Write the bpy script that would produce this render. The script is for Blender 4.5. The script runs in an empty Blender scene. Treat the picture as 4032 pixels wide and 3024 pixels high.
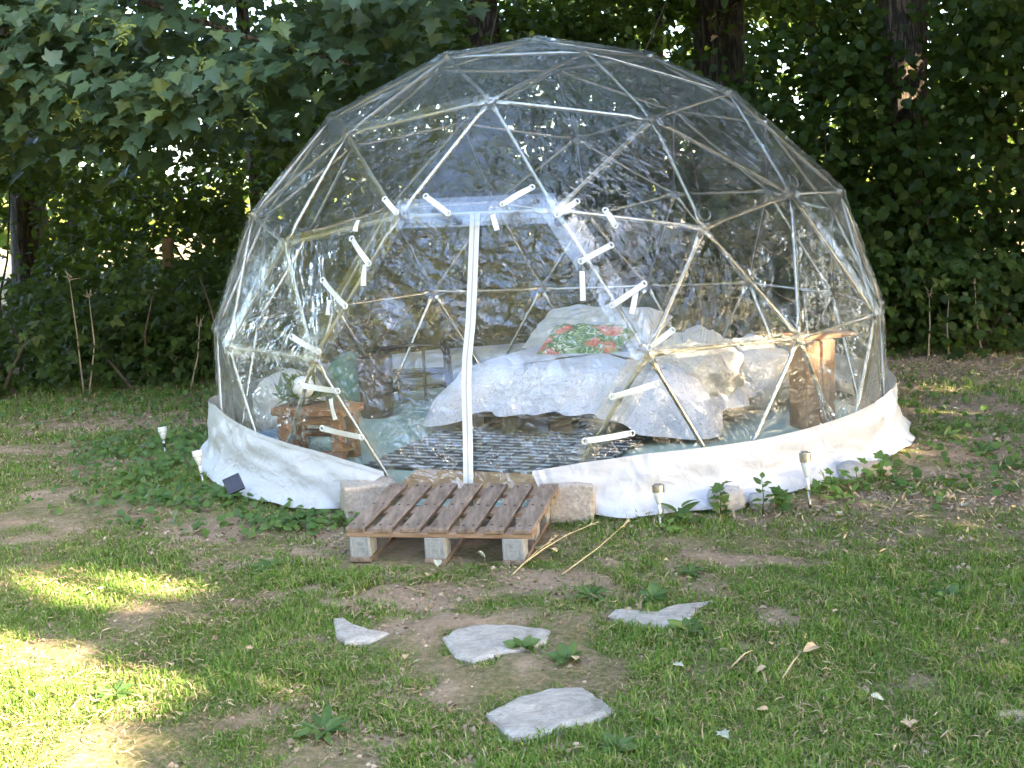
import bpy, bmesh, math, random
import numpy as np
from mathutils import Vector, Matrix, noise

random.seed(11)
rng = np.random.default_rng(11)
SC = bpy.context.scene
COL = SC.collection
PI = math.pi

# ------------------------------------------------------------------ camera
CAM = np.array([0.0, -7.621, 1.4815])
FW = np.array([-0.02968151805493452, 0.987518983214033, -0.15467794050179567])
RT = np.array([0.9986254922900935, 0.02260879582290476, -0.04728602858991914])
UP = np.array([0.043198768898234145, 0.15586885559136132, 0.986832694139344])
FPX = 4968.425
K = 4032 / 2212.0
cd = bpy.data.cameras.new('camera')
cd.sensor_width = 36.0
cd.lens = 36.0 * FPX / 4032.0
cd.clip_start = 0.05
cd.clip_end = 600
cam = bpy.data.objects.new('camera', cd)
COL.objects.link(cam)
M4 = Matrix.Identity(4)
for i in range(3):
    M4[i][0], M4[i][1], M4[i][2], M4[i][3] = RT[i], UP[i], -FW[i], CAM[i]
cam.matrix_world = M4
SC.camera = cam

# ------------------------------------------------------------------ light
SUN_AZ, SUN_EL = math.radians(-25), math.radians(27)
S = np.array([math.cos(SUN_EL) * math.cos(SUN_AZ), math.cos(SUN_EL) * math.sin(SUN_AZ), math.sin(SUN_EL)])
world = bpy.data.worlds.new('World')
SC.world = world
world.use_nodes = True
wn = world.node_tree.nodes
wn.clear()
sky = wn.new('ShaderNodeTexSky')
sky.sky_type = 'NISHITA'
sky.sun_disc = False
sky.sun_elevation = SUN_EL
sky.sun_rotation = math.radians(90) - SUN_AZ
sky.air_density = 0.8
sky.dust_density = 2.5
sky.ozone_density = 0.6
bg = wn.new('ShaderNodeBackground')
bg.inputs['Strength'].default_value = 0.10
wo = wn.new('ShaderNodeOutputWorld')
world.node_tree.links.new(sky.outputs[0], bg.inputs[0])
world.node_tree.links.new(bg.outputs[0], wo.inputs[0])
sl = bpy.data.lights.new('sun', 'SUN')
sl.energy = 3.3
sl.angle = math.radians(0.6)
sl.color = (1.0, 0.83, 0.58)
so = bpy.data.objects.new('sun', sl)
COL.objects.link(so)
so.rotation_euler = Vector(-S).to_track_quat('-Z', 'Y').to_euler()
so.location = (20, -9, 12)
vs = SC.view_settings
SC.display_settings.display_device = 'sRGB'
vs.view_transform = 'Standard'
vs.look = 'None'
vs.gamma = 1.0
vs.exposure = 4.6
SC.render.film_transparent = False
SC.cycles.max_bounces = 10
SC.cycles.transparent_max_bounces = 32
SC.cycles.diffuse_bounces = 4
SC.cycles.glossy_bounces = 4
SC.cycles.caustics_reflective = False
SC.cycles.caustics_refractive = False


# ------------------------------------------------------------------ helpers
def terrain(x, y):
    x = np.asarray(x, float); y = np.asarray(y, float)
    h = -0.02 * np.clip(-y - 1.0, 0, 9)
    h = h + 0.03 * np.clip(np.abs(y - 2.2) * 0 + (y - 2.4), 0, 8)
    return h


def ray(X, Y):
    d = FW * FPX + RT * (X * K - 2016) - UP * (Y * K - 1512)
    return d / np.linalg.norm(d)


def gnd(X, Y, dz=0.0):
    """point of the terrain seen at (X, Y) of the 2212 px wide survey picture"""
    d = ray(X, Y); z = 0.0
    for _ in range(8):
        p = CAM + d * ((z - CAM[2]) / d[2])
        z = float(terrain(p[0], p[1])) + dz
    return np.array([p[0], p[1], z])


def at_y(X, Y, y):
    d = ray(X, Y)
    return CAM + d * ((y - CAM[1]) / d[1])


def at_z(X, Y, z):
    d = ray(X, Y)
    return CAM + d * ((z - CAM[2]) / d[2])


def project(P):
    q = np.asarray(P) - CAM
    z = np.maximum(q @ FW, 1e-3)
    return (2016 + FPX * (q @ RT) / z) / K, (1512 - FPX * (q @ UP) / z) / K, q @ FW


def tag(o, label=None, cat=None, group=None, kind=None):
    if label: o['label'] = label
    if cat: o['category'] = cat
    if group: o['group'] = group
    if kind: o['kind'] = kind
    return o


def thing(name, label, cat, loc=(0, 0, 0), group=None, rotz=0):
    o = bpy.data.objects.new(name, None)
    COL.objects.link(o)
    o.location = loc
    o.rotation_euler = (0, 0, rotz)
    o.empty_display_size = 0.05
    return tag(o, label, cat, group)


def link(name, me, mat, parent=None, smooth=False):
    if mat is not None and not me.materials: me.materials.append(mat)
    if smooth and len(me.polygons):
        me.polygons.foreach_set('use_smooth', np.ones(len(me.polygons), bool))
    o = bpy.data.objects.new(name, me)
    COL.objects.link(o)
    if parent is not None: o.parent = parent
    return o


def base_of(parent):
    p = np.zeros(3)
    while parent is not None:
        p += np.array(parent.location); parent = parent.parent
    return p


class MB:
    """collects verts and faces; builds ONE mesh object"""
    def __init__(s): s.v = []; s.f = []

    def add(s, v, f):
        n = len(s.v)
        s.v += [tuple(float(c) for c in p) for p in v]
        s.f += [tuple(n + i for i in q) for q in f]
        return s

    def box(s, c, size, R=None, bev=0.0):
        hx, hy, hz = [a / 2 for a in size]
        if bev > 0:
            b = min(bev, hx * .9, hy * .9, hz * .9)
            bm = bmesh.new(); bmesh.ops.create_cube(bm, size=1)
            for v in bm.verts: v.co = Vector((v.co.x * 2 * hx, v.co.y * 2 * hy, v.co.z * 2 * hz))
            bmesh.ops.bevel(bm, geom=bm.edges[:], offset=b, segments=1, affect='EDGES', profile=.5)
            v = np.array([q.co for q in bm.verts]); bm.verts.index_update()
            f = [tuple(w.index for w in q.verts) for q in bm.faces]; bm.free()
        else:
            v = np.array([(x, y, z) for x in (-hx, hx) for y in (-hy, hy) for z in (-hz, hz)])
            f = [(0, 1, 3, 2), (4, 6, 7, 5), (0, 4, 5, 1), (2, 3, 7, 6), (0, 2, 6, 4), (1, 5, 7, 3)]
        if R is not None: v = v @ np.asarray(R).T
        return s.add(v + np.asarray(c), f)

    def tube(s, pts, rad, seg=8, cap=True, flat=None):
        pts = np.asarray(pts, float); n = len(pts)
        rad = np.broadcast_to(rad, (n,)) if np.ndim(rad) < 2 else rad
        V = []; prev = None
        for i in range(n):
            t = pts[min(i + 1, n - 1)] - pts[max(i - 1, 0)]
            t = t / (np.linalg.norm(t) + 1e-9)
            a = prev if prev is not None else (np.array([0, 0, 1.]) if abs(t[2]) < .9 else np.array([1., 0, 0]))
            if flat is not None and prev is None: a = np.asarray(flat, float)
            a = a - t * (a @ t); a /= np.linalg.norm(a) + 1e-9; b = np.cross(t, a); prev = a
            r = rad[i]
            ra, rb = (r if np.ndim(r) else (r, r))
            for k in range(seg):
                w = 2 * PI * k / seg
                V.append(pts[i] + a * ra * math.cos(w) + b * rb * math.sin(w))
        F = [(i * seg + k, i * seg + (k + 1) % seg, (i + 1) * seg + (k + 1) % seg, (i + 1) * seg + k) for i in range(n - 1) for k in range(seg)]
        if cap: F += [tuple(range(seg - 1, -1, -1)), tuple((n - 1) * seg + k for k in range(seg))]
        return s.add(V, F)

    def lathe(s, prof, c=(0, 0, 0), seg=16, axis=None):
        V = []; n = len(prof)
        for r, z in prof:
            for k in range(seg):
                w = 2 * PI * k / seg
                V.append((r * math.cos(w), r * math.sin(w), z))
        V = np.array(V)
        if axis is not None:
            R = np.array(Vector((0, 0, 1)).rotation_difference(Vector(axis)).to_matrix()); V = V @ R.T
        F = [(i * seg + k, i * seg + (k + 1) % seg, (i + 1) * seg + (k + 1) % seg, (i + 1) * seg + k) for i in range(n - 1) for k in range(seg)]
        F += [tuple(range(seg - 1, -1, -1)), tuple((n - 1) * seg + k for k in range(seg))]
        return s.add(V + np.asarray(c), F)

    def torus(s, c, R, r, nrm, seg=14, sg=6):
        q = np.array(Vector((0, 0, 1)).rotation_difference(Vector(nrm)).to_matrix())
        V = []
        for i in range(seg):
            a = 2 * PI * i / seg
            for j in range(sg):
                b = 2 * PI * j / sg
                V.append(((R + r * math.cos(b)) * math.cos(a), (R + r * math.cos(b)) * math.sin(a), r * math.sin(b)))
        F = [(i * sg + j, ((i + 1) % seg) * sg + j, ((i + 1) % seg) * sg + (j + 1) % sg, i * sg + (j + 1) % sg) for i in range(seg) for j in range(sg)]
        return s.add(np.array(V) @ q.T + np.asarray(c), F)

    def mesh(s, name, off=None):
        me = bpy.data.meshes.new(name)
        v = s.v if off is None else [(a - off[0], b - off[1], c - off[2]) for a, b, c in s.v]
        me.from_pydata(v, [], s.f); me.update()
        return me

    def build(s, name, mat, parent=None, smooth=False, world=True):
        off = base_of(parent) if (parent is not None and world) else None
        return link(name, s.mesh(name, off), mat, parent, smooth)


def big_mesh(name, V, F_list):
    """V (N,3); F_list: list of (M,k) index arrays"""
    me = bpy.data.meshes.new(name)
    V = np.ascontiguousarray(V, dtype=np.float32)
    me.vertices.add(len(V)); me.vertices.foreach_set('co', V.ravel())
    loops = np.concatenate([f.ravel() for f in F_list]).astype(np.int32)
    tot = np.concatenate([np.full(len(f), f.shape[1], np.int32) for f in F_list])
    start = np.concatenate([[0], np.cumsum(tot)[:-1]]).astype(np.int32)
    me.loops.add(len(loops)); me.loops.foreach_set('vertex_index', loops)
    me.polygons.add(len(tot)); me.polygons.foreach_set('loop_start', start); me.polygons.foreach_set('loop_total', tot)
    me.update(calc_edges=True)
    return me


GAPS = [(1465, 52, 16, 15), (1640, 45, 20, 18), (1690, 140, 20, 24), (702, 146, 14, 17), (45, 20, 9, 7), (52, 490, 26, 46), (330, 470, 14, 18), (640, 330, 9, 10), (1720, 200, 10, 14), (2150, 25, 16, 9)]
CLEAR = [(35, 72, 420, 610, 13.3), (535, 26, 200, 470, 13.9), (1054, 78, -20, 140, 13.0), (1427, 20, -20, 130, 15.0), (1557, 104, -20, 190, 13.0), (1751, 20, -20, 150, 15.0), (1957, 92, -20, 270, 11.7)]


def keep_view(P, r):
    """thin the leaves where the wood is open: gaps to the sky and field, and bare trunks"""
    X, Y, Z = project(P); k = np.ones(len(P), bool); rn = r.random(len(P))
    for x, y, a, b in GAPS: k &= ~((((X - x) / a) ** 2 + ((Y - y) / b) ** 2 < .55 + .9 * rn) & (Z > 9.2) & (Z < 30) & (rn < .93))
    for x, w, y0, y1, z in CLEAR: k &= ~((np.abs(X - x) < w * .55) & (Y > y0) & (Y < y1 + 30 * (rn - .5)) & (Z < z) & (Z > 9.2) & (rn < .90))
    return k


def unit(a): return a / (np.linalg.norm(a, axis=-1, keepdims=True) + 1e-9)


def frames(nrm, tip, size):
    nrm = unit(nrm); tip = tip - nrm * np.sum(tip * nrm, -1, keepdims=True); tip = unit(tip)
    side = np.cross(tip, nrm)
    return np.stack([side, tip, nrm], -1) * np.asarray(size).reshape(-1, 1, 1)


def scatter(name, tpl, mats, pos, mat, parent=None, off=None):
    tv, tf = tpl; tv = np.asarray(tv, float); n = len(pos)
    if off is None: off = base_of(parent) if parent is not None else np.zeros(3)
    V = np.einsum('nij,vj->nvi', mats, tv) + (pos - off)[:, None, :]
    by = {}
    for f in tf: by.setdefault(len(f), []).append(f)
    FL = []
    for k, fs in by.items():
        fs = np.array(fs); FL.append((fs[None] + (np.arange(n) * len(tv))[:, None, None]).reshape(-1, k))
    me = big_mesh(name, V.reshape(-1, 3), FL)
    return link(name, me, mat, parent)


# ------------------------------------------------------------------ materials
def new_mat(name):
    m = bpy.data.materials.new(name); m.use_nodes = True
    nt = m.node_tree; nt.nodes.clear()
    out = nt.nodes.new('ShaderNodeOutputMaterial')
    return m, nt, out


def nd(nt, t, **kw):
    n = nt.nodes.new(t)
    for k, v in kw.items():
        if k.startswith('i_'): n.inputs[k[2:].replace('_', ' ')].default_value = v
        else: setattr(n, k, v)
    return n


def ramp(nt, stops, interp='LINEAR'):
    r = nt.nodes.new('ShaderNodeValToRGB'); cr = r.color_ramp; cr.interpolation = interp
    while len(cr.elements) < len(stops): cr.elements.new(0.5)
    for e, (p, c) in zip(cr.elements, stops):
        e.position = p; e.color = (*c, 1) if len(c) == 3 else c
    return r


def mat_std(name, stops, scale=8, rough=.7, bump=.15, metallic=0, detail=6, stretch=(1, 1, 1), bscale=None, spec=.4, dist=.01, rand=0):
    m, nt, out = new_mat(name); L = nt.links.new
    tc = nd(nt, 'ShaderNodeTexCoord'); mp = nd(nt, 'ShaderNodeMapping'); mp.inputs['Scale'].default_value = stretch
    L(tc.outputs['Object'], mp.inputs[0])
    if rand:
        oi = nd(nt, 'ShaderNodeObjectInfo'); vm = nd(nt, 'ShaderNodeVectorMath', operation='SCALE'); cx = nd(nt, 'ShaderNodeCombineXYZ')
        for i in range(3): L(oi.outputs['Random'], cx.inputs[i])
        L(cx.outputs[0], vm.inputs[0]); vm.inputs['Scale'].default_value = rand
        L(vm.outputs[0], mp.inputs['Location'])
    n1 = nd(nt, 'ShaderNodeTexNoise', i_Scale=scale, i_Detail=detail, i_Roughness=.65)
    L(mp.outputs[0], n1.inputs[0])
    r = ramp(nt, stops); L(n1.outputs[0], r.inputs[0])
    b = nd(nt, 'ShaderNodeBsdfPrincipled', i_Roughness=rough, i_Metallic=metallic)
    b.inputs['Specular IOR Level'].default_value = spec
    L(r.outputs[0], b.inputs['Base Color'])
    if bump:
        n2 = nd(nt, 'ShaderNodeTexNoise', i_Scale=bscale or scale * 4, i_Detail=8, i_Roughness=.7)
        L(mp.outputs[0], n2.inputs[0])
        bp = nd(nt, 'ShaderNodeBump', i_Strength=bump, i_Distance=dist)
        L(n2.outputs[0], bp.inputs['Height']); L(bp.outputs[0], b.inputs['Normal'])
    L(b.outputs[0], out.inputs[0])
    return m


def mat_leaf(name, stops, trans=.35, rough=.45, single=False, tcol=(.20, .30, .03), spec=.35):
    m, nt, out = new_mat(name); L = nt.links.new
    if single:
        src = nd(nt, 'ShaderNodeObjectInfo').outputs['Random']
    else:
        src = nd(nt, 'ShaderNodeNewGeometry').outputs['Random Per Island']
    r = ramp(nt, stops); L(src, r.inputs[0])
    b = nd(nt, 'ShaderNodeBsdfPrincipled', i_Roughness=rough)
    b.inputs['Specular IOR Level'].default_value = spec
    L(r.outputs[0], b.inputs['Base Color'])
    t = nd(nt, 'ShaderNodeBsdfTranslucent')
    mx = nd(nt, 'ShaderNodeMix', data_type='RGBA'); mx.inputs[0].default_value = .6
    L(r.outputs[0], mx.inputs[6]); mx.inputs[7].default_value = (*tcol, 1)
    L(mx.outputs[2], t.inputs[0])
    s = nd(nt, 'ShaderNodeMixShader'); s.inputs[0].default_value = trans
    L(b.outputs[0], s.inputs[1]); L(t.outputs[0], s.inputs[2]); L(s.outputs[0], out.inputs[0])
    return m


MAPLE = [(0, (.045, .082, .044)), (.4, (.066, .114, .060)), (.8, (.088, .140, .074)), (1, (.15, .19, .06))]
M_maple = mat_leaf('maple_leaf', MAPLE, .30, .42)
M_maple1 = mat_leaf('maple_leaf_single', MAPLE, .30, .42, True)
M_key = mat_leaf('maple_seeds', [(0, (.22, .28, .06)), (1, (.34, .38, .10))], .35, .5)
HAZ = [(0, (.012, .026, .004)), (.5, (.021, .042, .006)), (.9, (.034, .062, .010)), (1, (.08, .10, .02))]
M_hazel = mat_leaf('hazel_leaf', HAZ, .32, .5, spec=.18)
M_hazel1 = mat_leaf('hazel_leaf_single', HAZ, .32, .5, True, spec=.18)
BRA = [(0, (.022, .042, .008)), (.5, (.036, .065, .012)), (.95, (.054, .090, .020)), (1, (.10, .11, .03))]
M_bramble = mat_leaf('bramble_leaf', BRA, .3, .5, spec=.18)
M_bramble1 = mat_leaf('bramble_leaf_single', BRA, .3, .5, True, spec=.18)
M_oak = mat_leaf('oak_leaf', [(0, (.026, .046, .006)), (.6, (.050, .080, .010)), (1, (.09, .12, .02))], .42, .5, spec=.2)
M_sunlit = mat_leaf('sunlit_leaf', [(0, (.10, .13, .018)), (1, (.20, .22, .035))], .45, .5, tcol=(.34, .34, .04))  # leaf colour lightened and yellowed: sunlight put into the colour
M_grass = mat_leaf('grass_blade', [(0, (.095, .175, .028)), (.40, (.150, .260, .048)), (.74, (.215, .330, .072)), (.82, (.28, .28, .10)), (.90, (.42, .35, .18)), (1, (.54, .45, .28))], .40, .65, spec=.2, tcol=(.24, .36, .04))
M_herb = mat_leaf('herb_leaf', [(0, (.045, .10, .022)), (.6, (.070, .140, .030)), (1, (.11, .18, .04))], .30, .45)
M_herb1 = mat_leaf('herb_leaf_single', [(0, (.045, .10, .025)), (1, (.10, .17, .045))], .32, .45, True)
M_lime = mat_leaf('lime_leaf', [(0, (.10, .19, .035)), (1, (.17, .27, .06))], .38, .5, True)
M_dry = mat_std('dry_leaf', [(.3, (.33, .23, .13)), (.6, (.46, .34, .21)), (.8, (.56, .45, .30))], 14, .75, .2, rand=20)
M_pale = mat_std('pale_leaf', [(.3, (.30, .32, .25)), (.7, (.40, .42, .34))], 14, .7, .2, rand=20)
M_straw = mat_std('straw', [(.3, (.45, .35, .18)), (.7, (.60, .50, .28))], 20, .6, .1)


def mat_bark(name, a, b):
    m, nt, out = new_mat(name); L = nt.links.new
    tc = nd(nt, 'ShaderNodeTexCoord'); mp = nd(nt, 'ShaderNodeMapping'); mp.inputs['Scale'].default_value = (1, 1, .16)
    L(tc.outputs['Object'], mp.inputs[0])
    v = nd(nt, 'ShaderNodeTexVoronoi', feature='DISTANCE_TO_EDGE', i_Scale=22.0)
    n = nd(nt, 'ShaderNodeTexNoise', i_Scale=12.0, i_Detail=8.0, i_Roughness=.7)
    vm = nd(nt, 'ShaderNodeMix', data_type='RGBA', blend_type='ADD'); vm.inputs[0].default_value = .12
    L(mp.outputs[0], n.inputs[0]); L(mp.outputs[0], vm.inputs[6]); L(n.outputs['Color'], vm.inputs[7]); L(vm.outputs[2], v.inputs['Vector'])
    mu = nd(nt, 'ShaderNodeMath', operation='MULTIPLY'); mu.inputs[1].default_value = 5.0; mu.use_clamp = True
    L(v.outputs['Distance'], mu.inputs[0])
    ad = nd(nt, 'ShaderNodeMath', operation='MULTIPLY'); L(mu.outputs[0], ad.inputs[0]); L(n.outputs[0], ad.inputs[1])
    r = ramp(nt, [(.05, a), (.6, b)]); L(ad.outputs[0], r.inputs[0])
    bs = nd(nt, 'ShaderNodeBsdfPrincipled', i_Roughness=.9)
    bp = nd(nt, 'ShaderNodeBump', i_Strength=.9, i_Distance=.03); L(ad.outputs[0], bp.inputs['Height']); L(bp.outputs[0], bs.inputs['Normal'])
    L(r.outputs[0], bs.inputs['Base Color']); L(bs.outputs[0], out.inputs[0])
    return m


M_bark = mat_bark('bark', (.035, .026, .018), (.15, .11, .075))
M_twig = mat_std('twig', [(.3, (.07, .05, .035)), (.7, (.14, .10, .07))], 30, .85, .2)
M_paletwig = mat_std('dead_stem', [(.3, (.32, .25, .16)), (.7, (.46, .38, .26))], 30, .8, .2)
M_post = mat_std('weathered_post', [(.3, (.16, .115, .07)), (.7, (.26, .19, .12))], 9, .85, .4, stretch=(1, 1, .15))
M_steel = mat_std('galvanised_steel', [(.3, (.44, .43, .40)), (.7, (.60, .58, .54))], 40, .27, .03, metallic=1.0, stretch=(1, 1, 1))
M_white = mat_std('white_tape', [(.3, (.60, .62, .58)), (.7, (.68, .69, .66))], 60, .6, .1, bscale=500, dist=.001)
M_zip = mat_std('zip_coil', [(.3, (.30, .30, .30)), (.7, (.42, .42, .42))], 200, .5, .2)
M_black = mat_std('black_plastic', [(.3, (.014, .014, .016)), (.7, (.03, .03, .034))], 20, .4, .05)
M_bluebk = mat_std('dark_blue_plastic', [(.3, (.035, .045, .055)), (.7, (.06, .07, .08))], 12, .45, .08)
M_cell = mat_std('solar_cell', [(.3, (.02, .02, .03)), (.7, (.04, .04, .055))], 30, .15, 0)
M_chrome = mat_std('brushed_steel', [(.3, (.26, .25, .22)), (.7, (.36, .35, .32))], 60, .25, .05, metallic=.95, stretch=(1, 1, .1))
M_frost = mat_std('frosted_plastic', [(.3, (.58, .60, .54)), (.7, (.66, .67, .62))], 30, .35, 0)
M_frostold = mat_std('yellowed_plastic', [(.3, (.58, .56, .48)), (.7, (.70, .69, .62))], 20, .4, .05)
M_pallet = mat_std('pallet_wood', [(.30, (.095, .068, .050)), (.5, (.20, .150, .115)), (.72, (.32, .25, .20))], 7, .8, .5, stretch=(5, .7, 5), bscale=40, rand=30, dist=.004)
M_palletb = mat_std('pallet_cross_board', [(.25, (.17, .11, .072)), (.5, (.26, .175, .115)), (.75, (.34, .24, .16))], 7, .8, .3, stretch=(.7, 5, 5), bscale=40, rand=30, dist=.004)
M_block = mat_std('pressed_block', [(.3, (.19, .205, .215)), (.5, (.27, .285, .29)), (.7, (.34, .35, .35))], 35, .85, .5, dist=.004, rand=10)
M_nail = mat_std('nail', [(.3, (.05, .035, .03)), (.7, (.08, .06, .05))], 30, .6, 0, metallic=.5)
M_granite = mat_std('granite', [(.3, (.27, .23, .19)), (.5, (.38, .33, .28)), (.62, (.44, .40, .35)), (.75, (.52, .48, .43))], 60, .85, .6, bscale=45, dist=.012, rand=9)
M_rubble = mat_std('grey_rubble', [(.3, (.28, .27, .26)), (.5, (.38, .37, .36)), (.7, (.46, .45, .43))], 30, .9, .7, bscale=40, dist=.015, rand=9)
M_pinkrock = mat_std('sandstone', [(.3, (.42, .30, .22)), (.6, (.50, .38, .29)), (.8, (.55, .44, .36))], 25, .9, .4, bscale=50, dist=.01, rand=9)


def mat_slab():
    m, nt, out = new_mat('pale_flagstone'); L = nt.links.new
    tc = nd(nt, 'ShaderNodeTexCoord')
    n1 = nd(nt, 'ShaderNodeTexNoise', i_Scale=7.0, i_Detail=10.0, i_Roughness=.7, i_Distortion=1.2)
    L(tc.outputs['Object'], n1.inputs[0])
    r = ramp(nt, [(.28, (.20, .18, .15)), (.42, (.36, .335, .30)), (.55, (.47, .445, .41)), (.7, (.58, .56, .53))]); L(n1.outputs[0], r.inputs[0])
    mp = nd(nt, 'ShaderNodeMapping'); mp.inputs['Rotation'].default_value = (0, 0, .5); mp.inputs['Scale'].default_value = (1, 4, 1)
    L(tc.outputs['Object'], mp.inputs[0])
    n2 = nd(nt, 'ShaderNodeTexNoise', i_Scale=9.0, i_Detail=9.0, i_Roughness=.75, i_Distortion=2.0); L(mp.outputs[0], n2.inputs[0])
    r2 = ramp(nt, [(.44, (1, 1, 1)), (.49, (.62, .58, .54)), (.53, (1, 1, 1))]); L(n2.outputs[0], r2.inputs[0])
    mx = nd(nt, 'ShaderNodeMix', data_type='RGBA', blend_type='MULTIPLY'); mx.inputs[0].default_value = .8
    L(r.outputs[0], mx.inputs[6]); L(r2.outputs[0], mx.inputs[7])
    b = nd(nt, 'ShaderNodeBsdfPrincipled', i_Roughness=.8); L(mx.outputs[2], b.inputs['Base Color'])
    bp = nd(nt, 'ShaderNodeBump', i_Strength=.8, i_Distance=.012); L(n2.outputs[0], bp.inputs['Height']); L(bp.outputs[0], b.inputs['Normal'])
    L(b.outputs[0], out.inputs[0]); return m


M_slab = mat_slab()


def mat_film(name, veil=.03, r0=.085, wr=1.0, fine=1.0, tint=(.93, .94, .92), stretch=(1, 1, 1), crease=(3.6, 12, 14)):
    """thin clear sheet: sees through, mirrors the surroundings by angle (both faces alike), creases as bump"""
    m, nt, out = new_mat(name); L = nt.links.new
    tc = nd(nt, 'ShaderNodeTexCoord'); mp = nd(nt, 'ShaderNodeMapping'); mp.inputs['Scale'].default_value = stretch
    L(tc.outputs['Object'], mp.inputs[0])
    n1 = nd(nt, 'ShaderNodeTexNoise', i_Scale=7.0, i_Detail=4.0, i_Roughness=.6, i_Distortion=1.8); L(mp.outputs[0], n1.inputs[0])
    oi = nd(nt, 'ShaderNodeObjectInfo'); an = nd(nt, 'ShaderNodeMath', operation='MULTIPLY_ADD'); an.inputs[1].default_value = 2.4; an.inputs[2].default_value = -.3
    L(oi.outputs['Random'], an.inputs[0])
    vr = nd(nt, 'ShaderNodeVectorRotate', rotation_type='AXIS_ANGLE'); vr.inputs['Axis'].default_value = (.25, -.95, .2)
    L(tc.outputs['Object'], vr.inputs['Vector']); L(an.outputs[0], vr.inputs['Angle'])
    mp2 = nd(nt, 'ShaderNodeMapping'); mp2.inputs['Scale'].default_value = crease
    L(vr.outputs[0], mp2.inputs[0])
    n2a = nd(nt, 'ShaderNodeTexNoise', i_Scale=1.0, i_Detail=3.0, i_Roughness=.55, i_Distortion=.9); L(mp2.outputs[0], n2a.inputs[0])
    cr0 = nd(nt, 'ShaderNodeMath', operation='SUBTRACT'); cr0.inputs[1].default_value = .5; L(n2a.outputs[0], cr0.inputs[0])
    cr1 = nd(nt, 'ShaderNodeMath', operation='ABSOLUTE'); L(cr0.outputs[0], cr1.inputs[0])
    cr2 = nd(nt, 'ShaderNodeMath', operation='MULTIPLY_ADD'); cr2.inputs[1].default_value = -6.0; cr2.inputs[2].default_value = 1.0; cr2.use_clamp = True; L(cr1.outputs[0], cr2.inputs[0])
    n2p = nd(nt, 'ShaderNodeMath', operation='POWER'); n2p.inputs[1].default_value = 1.5; L(cr2.outputs[0], n2p.inputs[0])
    nm = nd(nt, 'ShaderNodeTexNoise', i_Scale=3.2, i_Detail=2.0, i_Roughness=.6); L(tc.outputs['Object'], nm.inputs[0])
    nr = nd(nt, 'ShaderNodeMapRange'); nr.inputs['From Min'].default_value = .36; nr.inputs['From Max'].default_value = .60; L(nm.outputs[0], nr.inputs[0])
    n2 = nd(nt, 'ShaderNodeMath', operation='MULTIPLY'); L(n2p.outputs[0], n2.inputs[0]); L(nr.outputs[0], n2.inputs[1])
    b1 = nd(nt, 'ShaderNodeBump', i_Strength=wr, i_Distance=.022); L(n1.outputs[0], b1.inputs['Height'])
    b2 = nd(nt, 'ShaderNodeBump', i_Strength=fine, i_Distance=.015); L(n2.outputs[0], b2.inputs['Height']); L(b1.outputs[0], b2.inputs['Normal'])
    g = nd(nt, 'ShaderNodeNewGeometry')
    dt = nd(nt, 'ShaderNodeVectorMath', operation='DOT_PRODUCT'); L(b2.outputs[0], dt.inputs[0]); L(g.outputs['Incoming'], dt.inputs[1])
    ab = nd(nt, 'ShaderNodeMath', operation='ABSOLUTE'); L(dt.outputs['Value'], ab.inputs[0])
    om = nd(nt, 'ShaderNodeMath', operation='SUBTRACT'); om.inputs[0].default_value = 1.0; om.use_clamp = True; L(ab.outputs[0], om.inputs[1])
    pw = nd(nt, 'ShaderNodeMath', operation='POWER'); pw.inputs[1].default_value = 5.0; L(om.outputs[0], pw.inputs[0])
    ma = nd(nt, 'ShaderNodeMath', operation='MULTIPLY_ADD'); ma.inputs[1].default_value = .8; ma.inputs[2].default_value = r0; L(pw.outputs[0], ma.inputs[0])
    tr = nd(nt, 'ShaderNodeBsdfTransparent'); tr.inputs[0].default_value = (*tint, 1)
    gl = nd(nt, 'ShaderNodeBsdfGlossy', i_Roughness=.03); gl.inputs[0].default_value = (1, 1, 1, 1); L(b2.outputs[0], gl.inputs['Normal'])
    df = nd(nt, 'ShaderNodeBsdfTranslucent'); df.inputs[0].default_value = (.8, .8, .8, 1)
    df2 = nd(nt, 'ShaderNodeBsdfDiffuse'); df2.inputs[0].default_value = (.8, .8, .8, 1); L(b2.outputs[0], df2.inputs['Normal'])
    mm = nd(nt, 'ShaderNodeMixShader'); mm.inputs[0].default_value = .5; L(df.outputs[0], mm.inputs[1]); L(df2.outputs[0], mm.inputs[2])
    # the veil (haze of fine creases) thickens at a flat angle of view
    p2 = nd(nt, 'ShaderNodeMath', operation='POWER'); p2.inputs[1].default_value = 2.5; L(om.outputs[0], p2.inputs[0])
    v = nd(nt, 'ShaderNodeMath', operation='MULTIPLY_ADD'); v.inputs[1].default_value = .13; v.inputs[2].default_value = veil; L(p2.outputs[0], v.inputs[0])
    m1 = nd(nt, 'ShaderNodeMixShader'); L(v.outputs[0], m1.inputs[0]); L(tr.outputs[0], m1.inputs[1]); L(mm.outputs[0], m1.inputs[2])
    m2 = nd(nt, 'ShaderNodeMixShader'); L(ma.outputs[0], m2.inputs[0]); L(m1.outputs[0], m2.inputs[1]); L(gl.outputs[0], m2.inputs[2])
    L(m2.outputs[0], out.inputs[0])
    return m


M_film = mat_film('clear_film', .011, .07, .7, 1.0)
M_taut = mat_film('taut_clear_film', .014, .055, .35, .35)
M_door = mat_film('door_film', .032, .09, 1.0, 1.0, crease=(7, 7, 6))
M_seam = mat_film('welded_seam_film', .03, .10, .35, .4, (.86, .87, .86))


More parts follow.
